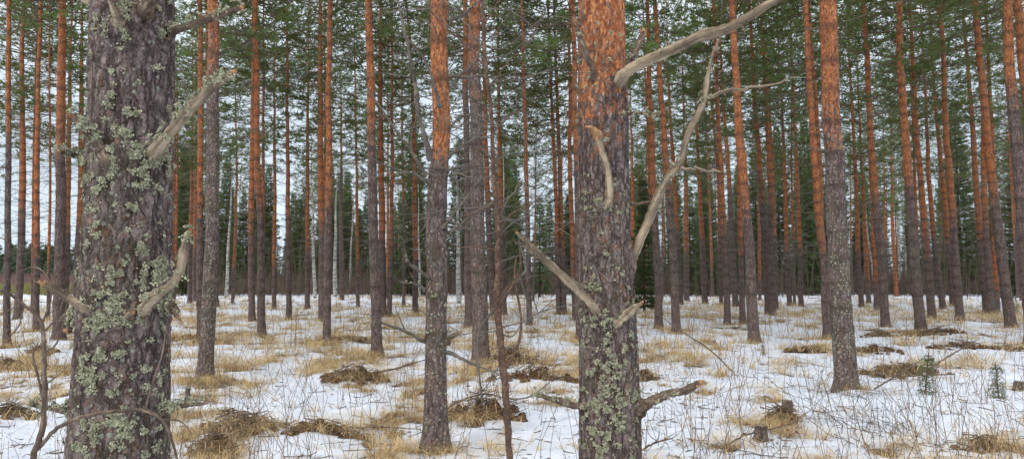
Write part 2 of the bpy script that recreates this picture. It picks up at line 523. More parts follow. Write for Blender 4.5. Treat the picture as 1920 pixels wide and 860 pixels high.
# ------------------------------------------------------------------ traced pines: (points from top to base), width px, bark line y
# name : pts, w, line, [lichen amount]
T = [
    ([(14, 0), (15, 230), (17, 340), (15, 480), (14, 650)], 11, 250, .35),
    ([(46, 100), (44, 230), (43, 330), (38, 480), (33, 600)], 12, 400, .3),
    ([(41, 120), (40, 330), (38, 580)], 7, 420, .1),
    ([(79, 0), (75, 230), (72, 330), (70, 470), (67, 622)], 10, 470, .2),
    ([(70, 200), (64, 420), (61, 590)], 6, 500, .1),
    ([(94, 100), (92, 330), (90, 600)], 5, 500, .1),
    ([(117, 0), (115, 230), (116, 330), (113, 480), (111, 637)], 19, 270, .25),
    ([(134, 0), (127, 230), (124, 380), (122, 585)], 11, 430, .1),
    ([(156, 0), (153, 230), (152, 330), (145, 578)], 14, 420, .2),
    ([(334, 150), (335, 330), (330, 460), (326, 565)], 6, 500, .1),
    ([(326, 120), (325, 330), (322, 570)], 8, 480, .1),
    ([(374, 0), (378, 165), (378, 330), (376, 560), (376, 640)], 12, 410, .2),
    ([(387, 0), (389, 150), (389, 330), (387, 600)], 8, 200, .2),
    ([(401, 0), (399, 165), (396, 330), (389, 660), (385, 712)], 25, 130, .58),
    ([(360, 100), (358, 330), (355, 568)], 7, 450, .1),
    ([(368, 100), (366, 330), (364, 565)], 6, 470, .1),
    ([(409, 0), (407, 330), (406, 575)], 7, 480, .1),
    ([(440, 130), (442, 330), (436, 568)], 5, 500, .1),
    ([(473, 0), (472, 330), (472, 602)], 11, 440, .2),
    ([(480, 0), (485, 330), (491, 407), (491, 629)], 13, 385, .2),
    ([(496, 100), (496, 330), (493, 590)], 7, 440, .1),
    ([(513, 150), (515, 330), (513, 580)], 7, 500, .1),
    ([(538, 0), (538, 330), (541, 598)], 9, 420, .2),
    ([(577, 150), (575, 330), (576, 579)], 8, 470, .1),
    ([(601, 0), (603, 330), (606, 600)], 14, 430, .1),
    ([(610, 0), (611, 330), (609, 570)], 9, 480, .1),
    ([(618, 0), (617, 330), (613, 648)], 13, 395, .2),
    ([(639, 200), (640, 440), (641, 562)], 7, 300, .1),
    ([(691, 0), (695, 165), (698, 330), (702, 484), (706, 670)], 18, 265, .35),
    ([(715, 0), (713, 190), (715, 330), (717, 590)], 13, 440, .2),
    ([(735, 50), (735, 330), (730, 590)], 8, 450, .2),
    ([(727, 200), (727, 440), (726, 562)], 5, 520, .1),
    ([(664, 100), (669, 330), (671, 575)], 6, 500, .1),
    ([(761, 0), (771, 110), (777, 330), (779, 587)], 9, 480, .1),
    ([(872, 0), (873, 165), (876, 330), (880, 614)], 14, 175, .2),
    ([(888, 0), (891, 165), (894, 330), (896, 495), (901, 680)], 28, 110, .42),
    ([(907, 100), (912, 330), (922, 522), (926, 598)], 11, 380, .15),
    ([(934, 0), (935, 200), (938, 330), (945, 592)], 9, 400, .1),
    ([(979, 0), (981, 96), (984, 192), (987, 330), (990, 445), (993, 610)], 9, 390, .3),
    ([(1030, 80), (1033, 153), (1041, 330), (1048, 591)], 8, 460, .1),
    ([(1040, 60), (1043, 153), (1050, 330), (1058, 591)], 9, 455, .1),
    ([(1068, 0), (1069, 330), (1078, 600)], 9, 500, .1),
    ([(1074, 0), (1080, 330), (1088, 640)], 12, 320, .1),
    ([(1181, 150), (1185, 330), (1190, 565)], 7, 480, .1),
    ([(1212, 0), (1218, 165), (1225, 330), (1232, 484), (1236, 614)], 13, 390, .2),
    ([(1208, 80), (1216, 300), (1222, 580)], 6, 440, .1),
    ([(1229, 0), (1240, 165), (1252, 330), (1263, 484), (1267, 622)], 14, 350, .4),
    ([(1248, 0), (1253, 153), (1263, 330), (1276, 572)], 9, 430, .1),
    ([(1280, 100), (1286, 330), (1288, 565)], 9, 470, .1),
    ([(1304, 150), (1311, 330), (1322, 568)], 9, 450, .2),
    ([(1325, 200), (1332, 426), (1336, 556)], 5, 500, .1),
    ([(1318, 0), (1326, 115), (1345, 330), (1352, 570)], 6, 440, .1),
    ([(1338, 0), (1343, 165), (1352, 330), (1357, 445), (1364, 606)], 11, 430, .2),
    ([(1349, 0), (1355, 165), (1366, 330), (1379, 575)], 10, 350, .1),
    ([(1374, 0), (1384, 165), (1394, 330), (1405, 445), (1414, 642)], 18, 395, .35),
    ([(1380, 100), (1386, 330), (1393, 604)], 10, 470, .1),
    ([(1405, 0), (1412, 165), (1425, 330), (1433, 445), (1443, 591)], 12, 360, .2),
    ([(1428, 50), (1438, 230), (1442, 330), (1449, 593)], 11, 370, .2),
    ([(1440, 150), (1449, 368), (1456, 582)], 7, 450, .1),
    ([(1419, 200), (1421, 330), (1425, 562)], 5, 520, .1),
    ([(1464, 150), (1472, 330), (1480, 575)], 8, 470, .1),
    ([(1486, 150), (1495, 330), (1502, 577)], 8, 470, .1),
    ([(1510, 0), (1514, 115), (1520, 192), (1529, 330), (1545, 484), (1551, 630)], 14, 455, .2),
    ([(1516, 0), (1523, 115), (1531, 165), (1539, 330), (1549, 600)], 9, 480, .1),
    ([(1543, 0), (1547, 115), (1552, 192), (1562, 330), (1570, 484), (1581, 660), (1586, 730)], 37, 260, .62),
    ([(1594, 100), (1604, 330), (1608, 445), (1615, 575)], 8, 470, .2),
    ([(1606, 150), (1616, 330), (1629, 568)], 7, 520, .1),
    ([(1615, 0), (1623, 115), (1629, 192), (1638, 330), (1646, 407), (1661, 612)], 14, 385, .35),
    ([(1625, 150), (1635, 330), (1645, 580)], 9, 520, .1),
    ([(1668, 200), (1673, 407), (1681, 556)], 6, 560, .1),
    ([(1681, 0), (1687, 115), (1694, 230), (1703, 330), (1715, 484), (1727, 620)], 17, 350, .4),
    ([(1703, 100), (1708, 192), (1716, 330), (1724, 570)], 6, 450, .1),
    ([(1711, 0), (1719, 192), (1728, 330), (1736, 445), (1748, 597)], 12, 460, .2),
    ([(1730, 60), (1736, 192), (1743, 330), (1755, 464), (1768, 577)], 9, 440, .2),
    ([(1744, 0), (1753, 153), (1767, 330), (1778, 464), (1788, 574)], 10, 450, .1),
    ([(1759, 0), (1765, 88), (1771, 215), (1781, 330), (1792, 484), (1800, 600)], 13, 410, .25),
    ([(1808, 0), (1819, 173), (1828, 330), (1840, 464), (1852, 585)], 12, 440, .3),
    ([(1834, 60), (1840, 165), (1843, 330), (1851, 464), (1859, 587)], 11, 420, .2),
    ([(1853, 200), (1861, 368), (1868, 582)], 11, 540, .5),
    ([(1832, 0), (1844, 115), (1851, 192), (1864, 330), (1878, 464), (1896, 612)], 17, 370, .35),
    ([(1888, 150), (1895, 269), (1903, 330), (1913, 484), (1919, 566)], 8, 420, .1),
    ([(1889, 0), (1895, 115), (1901, 192), (1915, 330), (1926, 480), (1937, 645)], 23, 175, .2),
    ([(1904, 0), (1911, 115), (1919, 173), (1934, 330), (1958, 640)], 19, 200, .1),
]
# the mid-distance pines kept apart because they carry their own branches
MIDP = ([(818, 0), (822, 115), (828, 192), (825, 272), (819, 330), (814, 426), (818, 537), (818, 660), (818, 832)],
        [32, 33, 34, 33, 37, 38, 39, 41, 46], 284)

HL = dict(d=2.4, P=[(250, 0), (246, 215), (241, 430), (231, 660), (222, 860)], w=[143, 147, 151, 158, 170])
HM = dict(d=3.5, P=[(1128, 0), (1130, 170), (1132, 330), (1136, 500), (1142, 660), (1148, 860)], w=[88, 91, 92, 96, 106, 112])

# ground ---------------------------------------------------------------
TB = []      # trunk base xy, radius
for pts, w, ln, lc in T:
    g = on_ground(*pts[-1])
    TB.append((g[0], g[1], w / F * g[1] / 2))
g = on_ground(*MIDP[0][-1]); TB.append((g[0], g[1], .11))
for H in (HL, HM):
    p = at(*H['P'][-1], H['d'])
    TB.append((p[0], p[1], .14))
TB = np.array(TB)

# low mounds of litter and tussock: px, py, size m (x), size m(y)
MOUNDS = [(665, 708, .50, .30, 'm'), (1000, 715, .75, .40, 'm'), (905, 778, .50, .30, 'm'), (600, 805, .50, .22, 'm'), (470, 800, .40, .25, 'm'),
          (400, 830, .25, .2, 'm'), (20, 775, .35, .22, 'm'), (10, 690, .4, .25, 'm'), (1850, 835, .28, .16, 'm'), (1900, 655, .9, .5, 'm'),
          (1640, 665, .7, .35, 'm'), (1760, 628, 1.1, .4, 'm'), (1650, 630, .5, .3, 'm'), (640, 640, .9, .5, 'm'), (430, 790, .3, .2, 'm'),
          (1530, 660, .6, .4, 'm'), (960, 680, .5, .3, 'm'), (1470, 790, .22, .16, 'm'), (350, 640, .9, .5, 'm'), (1800, 660, .8, .3, 'm'),
          (1700, 700, .8, .22, 'm'), (1210, 715, .25, .15, 'm'), (75, 665, .35, .2, 'm'), (240, 640, .5, .3, 'm')]
MG = [(on_ground(a, b), c, d) for a, b, c, d, _ in MOUNDS]


def gh(x, y):
    x = np.asarray(x, float)
    y = np.asarray(y, float)
    r = np.hypot(x, y)
    fade = np.clip(1.3 - r / 200, 0.15, 1)
    h = (fbm(x * .13 + 3, y * .13, 1, 3) - .5) * .22 * fade
    h = h + (fbm(x * .9, y * .9 + 9, 2, 4) - .5) * .20 * fade
    h = h + (fbm(x * 4.5, y * 4.5, 5, 3) - .5) * .05 * np.clip(1.2 - r / 25, 0, 1)
    for (g, a, b) in MG:
        h = h + .06 * np.exp(-(((x - g[0]) / a) ** 2 + ((y - g[1]) / b) ** 2) * 1.6)
    return h


def melt_at(x, y):
    x = np.asarray(x, float)
    y = np.asarray(y, float)
    r = np.hypot(x, y)
    k = (fbm(x * 1.5 + 40, y * 1.15, 3, 5) - .5) * 2.3 + .06 + .14 * np.clip((r - 8) / 10, 0, 1) - .14 * np.clip((9 - r) / 5, 0, 1)
    right = np.clip((x / np.maximum(y, 1) - .12) / .3, 0, 1)
    k = k - .16 * right * np.clip((40 - r) / 20, 0, 1)
    for bx, by, br in TB:
        if by < 45:
            k = k + .55 * np.exp(-((x - bx) ** 2 + (y - by) ** 2) / (2 * (.10 + br * 1.6) ** 2))
    for (g, a, b) in MG:
        k = k + .60 * np.exp(-(((x - g[0]) / a) ** 2 + ((y - g[1]) / b) ** 2) * 1.9)
    k = np.where((r > 66), k - .3, k)
    return k


def smoothstep_(a, b, x):
    t = np.clip((x - a) / (b - a), 0, 1)
    return t * t * (3 - 2 * t)


front = np.concatenate([np.linspace(-44, 44, 640)])
rest = np.linspace(44, 316, 70)[1:-1]
ang = np.radians(np.concatenate([front, rest]))
rad = np.concatenate([[0.3, .7, 1.2], np.geomspace(1.7, 110, 560), np.geomspace(125, 2500, 16)])
A_, R_ = np.meshgrid(ang, rad)
X_, Y_ = R_ * np.sin(A_), R_ * np.cos(A_)
Z_ = gh(X_, Y_)
ML_ = melt_at(X_, Y_)
Z_ = Z_ - .04 * smoothstep_(.25, .65, ML_ + (fbm(X_ * 3.2, Y_ * 3.2, 8, 4) - .5) * 1.2) * np.clip(1.3 - R_ / 60, 0, 1)
Z_ = np.where(R_ > 120, Z_ * 0, Z_)
na, nr = len(ang), len(rad)
mb = MB()
V = np.stack([X_, Y_, Z_], -1).reshape(-1, 3)
ii = np.arange(nr - 1)[:, None] * na
jj = np.arange(na)[None]
kk = (jj + 1) % na
Fq = np.stack([ii + jj, ii + na + jj, ii + na + kk, ii + kk], -1).reshape(-1, 4)
ml = ML_.ravel()
mb.add(V, Fq, 0, np.stack([ml, ml, ml, ml * 0 + 1], -1))
cv = np.array([[0, 0, float(gh(0, 0))]])
base = mb.n
mb.add(np.concatenate([V[:na], cv]), np.stack([np.arange(na), (np.arange(na) + 1) % na, np.full(na, na)], -1), 0, np.zeros((na + 1, 4)))
me = mb.mesh('ground', [MAT['snow']], True, 'melt')
ground = tag(link('ground', me), kind='structure')

# ------------------------------------------------------------------ pine builder
def smoothstep(a, b, x):
    t = np.clip((x - a) / (b - a), 0, 1)
    return t * t * (3 - 2 * t)


def trunk_rings(zs, xs, ys, rs, sides, zline, lich, mb, rng, whorls, soft=1.2, knot=1.0):
    a = np.linspace(0, 2 * np.pi, sides, endpoint=False)
    n = len(zs)
    wig = fbm(np.cos(a)[None] * 1.2 + rng.uniform(0, 90) + 0 * zs[:, None], np.sin(a)[None] * 1.2 + zs[:, None] * .9, 0, 3) - .5
    fl = np.exp(-np.maximum(zs - 0, 0) / .14)
    lobes = (1 + .35 * np.sin(a * 4 + rng.uniform(0, 6)) + .2 * np.sin(a * 3 + rng.uniform(0, 6)))[None]
    rr = rs[:, None] * (1 + wig * .12) * (1 + .36 * fl[:, None] * lobes)
    dk = np.zeros(n)
    for wz in whorls:
        q = np.exp(-((zs - wz) / .05) ** 2)
        rr *= 1 + .07 * q[:, None]
        dk = np.maximum(dk, q * rng.uniform(.6, 1.0))
    V = np.stack([xs[:, None] + rr * np.cos(a), ys[:, None] + rr * np.sin(a), zs[:, None] + 0 * rr], -1).reshape(-1, 3)
    i = np.arange(n - 1)[:, None] * sides
    j = np.arange(sides)[None]
    k = (j + 1) % sides
    Fq = np.stack([i + j, i + k, i + sides + k, i + sides + j], -1).reshape(-1, 4)
    org = smoothstep(zline - soft, zline + soft, zs)
    org = org * 1.3 - .15
    col = np.stack([np.repeat(org, sides), np.repeat(dk * knot, sides), np.repeat(lich * smoothstep(zline + 3, zline - 2, zs), sides), np.ones(n * sides)], -1)
    mb.add(V, Fq, 0, col)


CROWNS = []


def tufts(mb, P, D, rng, K=7, L=.15, Wd=.028, spread=.85, mi=0):
    n = len(P)
    P = np.repeat(P, K, 0)
    D = np.repeat(D, K, 0)
    d = D + rng.normal(0, spread, (n * K, 3)) * .7
    d[:, 2] += .12
    d /= np.linalg.norm(d, axis=1)[:, None]
    s = np.cross(d, rng.normal(0, 1, (n * K, 3)))
    s /= np.linalg.norm(s, axis=1)[:, None] + 1e-9
    l = (L * rng.uniform(.6, 1.25, n * K))[:, None]
    a = P + s * Wd * .35 - d * l * .15
    b = P - s * Wd * .35 - d * l * .15
    c = P + d * l * .6 - s * Wd * .5
    e = P + d * l
    V = np.stack([a, b, c, e], 1).reshape(-1, 3)
    i = np.arange(n * K)[:, None] * 4
    mb.add(V, i + np.array([[0, 1, 2, 3]]), mi)


def make_pine_crown(seed, Hc, dens=1.0, low=True):
    rng = np.random.default_rng(seed)
    mb = MB()
    TP, TD = [], []
    z = -.3
    while z < Hc:
        f = z / Hc
        L0 = (1.0 + 1.3 * math.sin(min(max(f, 0) * 1.5 + .35, 1.0) * math.pi / 2)) if f < .45 else 2.3 * (1 - (f - .45) / .58) ** .8
        L0 = max(L0, .25)
        nb = rng.integers(3, 6)
        a0 = rng.uniform(0, 6.28)
        for b in range(nb):
            if rng.uniform() < (.45 if f < .3 else .22):
                continue
            az = a0 + b * 6.283 / nb + rng.normal(0, .3)
            L = L0 * rng.uniform(.55, 1.2)
            el = (-.05 + .75 * f + rng.normal(0, .12))
            zz = z + rng.normal(0, .07)
            n = 6
            t = np.linspace(0, 1, n)
            hx = L * t * math.cos(el)
            zc = zz + L * t * math.sin(el) + .12 * L * t ** 2 - .06 * L * np.sin(t * 3.1) + rng.normal(0, .04, n) * t
            px = hx * math.cos(az) + rng.normal(0, .09, n) * t
            py = hx * math.sin(az) + rng.normal(0, .09, n) * t
            P = np.stack([px, py, zc], -1)
            add_tube(mb, P, np.linspace(.015, .004, n) * (L / 1.8 + .3), 3, mi=1, tip=False)
            ns = int(max(4, L * 5.3 * dens))
            for s in range(ns):
                u = rng.uniform(.32, 1.0)
                q = np.array([np.interp(u, t, P[:, i]) for i in range(3)])
                saz = az + rng.choice([-1, 1]) * rng.uniform(.4, 1.15)
                sl = L * rng.uniform(.12, .34) * (1.25 - u * .5)
                dv = np.array([math.cos(saz), math.sin(saz), rng.uniform(-.05, .55)])
                dv /= np.linalg.norm(dv)
                e = q + dv * sl
                add_tube(mb, np.array([q, (q + e) / 2 + rng.normal(0, .02, 3), e]), [.006, .0045, .003], 3, mi=1, tip=False)
                for w in (1.0, .72, .45):
                    TP.append(q + dv * sl * w + rng.normal(0, .035, 3))
                    TD.append(dv)
            TP.append(P[-1]); TD.append(P[-1] - P[-2])
        z += rng.uniform(.22, .42)
    # leader
    TD = [np.array(d) / (np.linalg.norm(d) + 1e-9) for d in TD]
    tufts(mb, np.array(TP), np.array(TD), rng, 5)
    return mb.mesh('crown', [MAT['needles'], MAT['limb']], False)


CH_ = [9.5, 10.5, 8.5, 11.0, 9.0, 10.0]
for i, h in enumerate(CH_):
    CROWNS.append((make_pine_crown(100 + i, h, [1.0, 1.2, .85, 1.1, 1.25, .95][i]), h))


def stem_axis(pts, d, ztop, rng, n_extra=0):
    W3 = np.array([at(px, py, d) for px, py in pts])[::-1]     # base first
    x, z = W3[:, 0], W3[:, 2]
    zs_ref = z.copy()
    zs_ref[0] = 0
    lean = np.clip((x[-1] - x[0]) / max(zs_ref[-1] - 0, .5), -.10, .10)
    l2 = (x[-1] - x[-2]) / max(z[-1] - z[-2], .3)
    l2 = np.clip(.5 * l2 + .5 * lean, -.09, .09)
    zx = np.concatenate([[-.6], zs_ref, [zs_ref[-1] + 3, max(ztop, zs_ref[-1] + 4)]])
    top1 = x[-1] + l2 * 3
    top2 = top1 + l2 * .6 * (zx[-1] - zx[-2])
    xx = np.concatenate([[x[0] - lean * .6], x, [top1, top2]])
    return zx, xx


def smoothed(zx, xx, zs, win=.7):
    out = np.zeros_like(zs)
    for k in np.linspace(-win, win, 9):
        out += np.interp(zs + k, zx, xx)
    return out / 9


def dead_twigs(mb, axis, whorls, rng, L=(.15, .8), n=(2, 5), rw=.005, droop=.15, mi=0):
    for wz in whorls:
        cx, cy, r = axis(wz)
        for k in range(rng.integers(*n)):
            az = rng.uniform(0, 6.283)
            l = rng.uniform(*L) ** 1.0
            if rng.uniform() < .45:
                l *= .35
            el = rng.uniform(-.25, .45)
            t = np.linspace(0, 1, 4)
            dv = np.array([math.cos(az) * math.cos(el), math.sin(az) * math.cos(el), math.sin(el)])
            P = np.array([cx, cy, wz]) + dv * (r * .8) + t[:, None] * dv * l
            P[:, 2] -= droop * l * t ** 2
            P += rng.normal(0, .025, P.shape) * t[:, None] * l
            add_tube(mb, P, np.linspace(rw, rw * .35, 4), 3, mi=mi, tip=False)
            for s in range(int(l * 5)):
                u = rng.uniform(.35, .95)
                q = P[0] * (1 - u) + P[-1] * u
                q = np.array([np.interp(u, t, P[:, i]) for i in range(3)])
                e = q + (dv + rng.normal(0, .7, 3)) * l * rng.uniform(.12, .3)
                add_tube(mb, np.array([q, e]), [rw * .5, rw * .25], 3, mi=mi, tip=False)


def build_pine(idx, pts, w, line, lich, label, group=None, widths=None):
    rng = np.random.default_rng(1000 + idx)
    d = on_ground(*pts[-1])[1]
    base = at(*pts[-1], d)
    bz = float(gh(base[0], d))
    Ht = rng.uniform(17.5, 20.5)
    zx, xx = stem_axis(pts, d, Ht, rng)
    near = d < 22
    zs = np.concatenate([np.arange(-.5, 11.5, .055 if near else .08), np.arange(11.6, Ht, .5), [Ht]])
    xs = smoothed(zx, xx, zs, .5)
    xs = xs + (fbm(zs * .8 + idx * 7.7, zs * 0, 0, 3) - .5) * .07 * min(1.0, w / F * d / .2)
    ph = rng.uniform(0, 6)
    ys = d + .05 * np.sin(zs * .45 + ph) - .05 * math.sin(ph) + rng.uniform(-.012, .012) * zs
    if widths is None:
        zr = at(pts[0][0], 400, d)[2]
        rref = w / F * d / 2 * .96
        rs = rref * np.clip((Ht + 1.5 - zs) / (Ht + 1.5 - zr), .08, 1.25)
    else:
        zw = np.array([at(px, py, d)[2] for px, py in pts])[::-1]
        rs = np.interp(zs, zw, np.array(widths[::-1]) / F * d / 2)
        up = zs > zw[-1]
        rs[up] = rs[up] * np.clip((Ht + 1 - zs[up]) / (Ht + 1 - zw[-1]), .08, 1)
    zl = at(pts[0][0], line, d)[2]
    whorls, z = [], rng.uniform(.8, 1.3)
    while z < 11:
        whorls.append(z)
        z += rng.uniform(.28, .50)
    root = empty('pine_tree', (xs[9], ys[9], bz), label, 'pine', group)
    mbt = MB()
    X0 = np.array([xs[9], ys[9], 0])
    zsm = zs + 0
    trunk_rings(zsm, xs - X0[0], ys - X0[1], rs, 18 if near else 10, zl, lich, mbt, rng, whorls, soft=(.3 if widths else rng.uniform(1.0, 2.2)))
    link('trunk', mbt.mesh('trunk', [MAT['bark']], True, 'bark'), root)
    ax = lambda q: (np.interp(q, zs, xs) - X0[0], np.interp(q, zs, ys) - X0[1], np.interp(q, zs, rs))
    zc = rng.uniform(7.2, 9.6)
    mt = MB()
    lowz = 2.2 if d > 14 else 2.6
    dead_twigs(mt, ax, [q for q in whorls if lowz < q < zc + 1], rng, (.15, 1.5), (3, 7), .0065 if d < 20 else .010)
    dead_twigs(mt, ax, [q for q in whorls if q <= lowz], rng, (.04, .2), (1, 3), .006)
    tag(link('dead_twigs', mt.mesh('dead_twigs', [MAT['twig']], False), root), kind='stuff')
    ci = rng.integers(0, len(CROWNS))
    cm, chh = CROWNS[ci]
    c = link('crown', cm, root)
    x1, y1, _ = ax(zc)
    x2, y2, _ = ax(Ht)
    c.location = (x1, y1, zc)
    v = Vector((x2 - x1, y2 - y1, Ht - zc))
    sc = (Ht - zc + .2) / chh
    c.rotation_mode = 'QUATERNION'
    c.rotation_quaternion = Vector((0, 0, 1)).rotation_difference(v) @ Matrix.Rotation(rng.uniform(0, 6.28), 4, 'Z').to_quaternion()
    c.scale = (sc * rng.uniform(.95, 1.2),) * 2 + (sc,)
    return root, d, ax, bz, rs


# labels that single each pine out -------------------------------------
LM = [(0, 'the left edge'), (235, 'the biggest lichen-covered pine'), (387, 'the grey lichen-speckled pine'),
      (613, 'the close trio of orange pines'), (706, 'the grey-footed pine left of centre'), (818, 'the pine with abrupt bark change'),
      (1145, 'the middle giant pine'), (1414, 'the straight pine right of the middle'),
      (1586, 'the stout grey-based pine at right'), (1727, 'the leaning pine in the right wood')]
LMT = {13: 'grey pine speckled all over with pale lichen, first stout trunk right of the biggest pine',
       26: 'front pine of the close trio of orange pines',
       28: 'grey-footed orange pine left of centre, just left of a slimmer orange pine',
       35: 'stout dark pine with lichen on its foot, behind the thin red sapling',
       54: 'straight orange pine with grey foot, nearest between the middle giant and stout right pine',
       64: 'stout pine at right with scaly grey lichen-mottled base and orange upper trunk',
       70: 'leaning pine of the right wood with the lichen-speckled grey foot ringed by grass'}
mid_x = []
for i, (pts, w, ln, lc) in enumerate(T):
    ys_ = [p[1] for p in pts][::-1] if pts[0][1] > pts[-1][1] else [p[1] for p in pts]
    mid_x.append(float(np.interp(540, [p[1] for p in pts], [p[0] for p in pts])))
ORD = ['first', 'second', 'third', 'fourth', 'fifth', 'sixth', 'seventh', 'eighth', 'ninth', 'tenth', 'eleventh', 'twelfth', 'thirteenth', 'fourteenth', 'fifteenth', 'sixteenth', 'seventeenth', 'eighteenth', 'nineteenth', 'twentieth']
labels = {}
for li, (lx, ph) in enumerate(LM):
    hi = LM[li + 1][0] if li + 1 < len(LM) else 3000
    inside = sorted([i for i in range(len(T)) if lx < mid_x[i] < hi and i not in LMT], key=lambda i: mid_x[i])
    for k, i in enumerate(inside):
        w, ln = T[i][1], T[i][2]
        size = 'thin' if w < 8 else 'slim' if w < 12 else 'sturdy'
        colr = 'mostly grey' if ln < 280 else 'orange-and-grey' if ln < 430 else 'orange'
        labels[i] = f'{size} {colr} pine, {ORD[k]} trunk right of {ph}'
labels.update(LMT)
for i, (pts, w, ln, lc) in enumerate(T):
    build_pine(i, pts, w, ln, lc, labels[i], 'pines standing in the snow')

# ------------------------------------------------------------------ lichen
def lichen_mesh(C, Nn, Rad, rng, size=(.0017, .0042), dens=1.0, lift=.003):
    mb = MB()
    P, NN = [], []
    for c, n, r in zip(C, Nn, Rad):
        n = np.asarray(n) / np.linalg.norm(n)
        t1 = np.cross(n, [0, 0, 1.0]); t1 /= np.linalg.norm(t1) + 1e-9
        t2 = np.cross(n, t1)
        k = max(5, int(dens * r * r * 3.14 / (.0029 ** 2)))
        # several sub-rosettes make an uneven outline
        m = max(1, int(r / .007))
        sub = rng.normal(0, r * .50, (m, 2))
        which = rng.integers(0, m, k)
        uv = sub[which] + rng.normal(0, .0052, (k, 2))
        hgt = lift + rng.uniform(0, .006, k) + .006 * np.exp(-((uv / (r + .004)) ** 2).sum(1))
        P.append(c + uv[:, :1] * t1 + uv[:, 1:] * t2 + hgt[:, None] * n)
        NN.append(np.tile(n, (k, 1)))
    P = np.concatenate(P)
    NN = np.concatenate(NN)
    k = len(P)
    nn = NN + rng.normal(0, .55, (k, 3))
    nn /= np.linalg.norm(nn, axis=1)[:, None]
    t1 = np.cross(nn, rng.normal(0, 1, (k, 3)))
    t1 /= np.linalg.norm(t1, axis=1)[:, None]
    t2 = np.cross(nn, t1)
    s = rng.uniform(size[0], size[1], k)
    m = 6
    a = np.linspace(0, 6.283, m, endpoint=False)
    rr = s[:, None] * rng.uniform(.55, 1.25, (k, m))
    ring = P[:, None] + rr[..., None] * (np.cos(a)[None, :, None] * t1[:, None] + np.sin(a)[None, :, None] * t2[:, None]) + nn[:, None] * (rng.uniform(.0, .8, (k, m)) * s[:, None])[..., None]
    V = np.concatenate([P[:, None], ring], 1).reshape(-1, 3)
    b = np.arange(k)[:, None, None] * (m + 1)
    j = np.arange(m)
    f = np.stack([np.zeros(m, int), 1 + j, 1 + (j + 1) % m], -1)[None]
    mb.add(V, (b + f).reshape(-1, 3), 0)
    return mb.mesh('lichen', [MAT['lichen']], False)


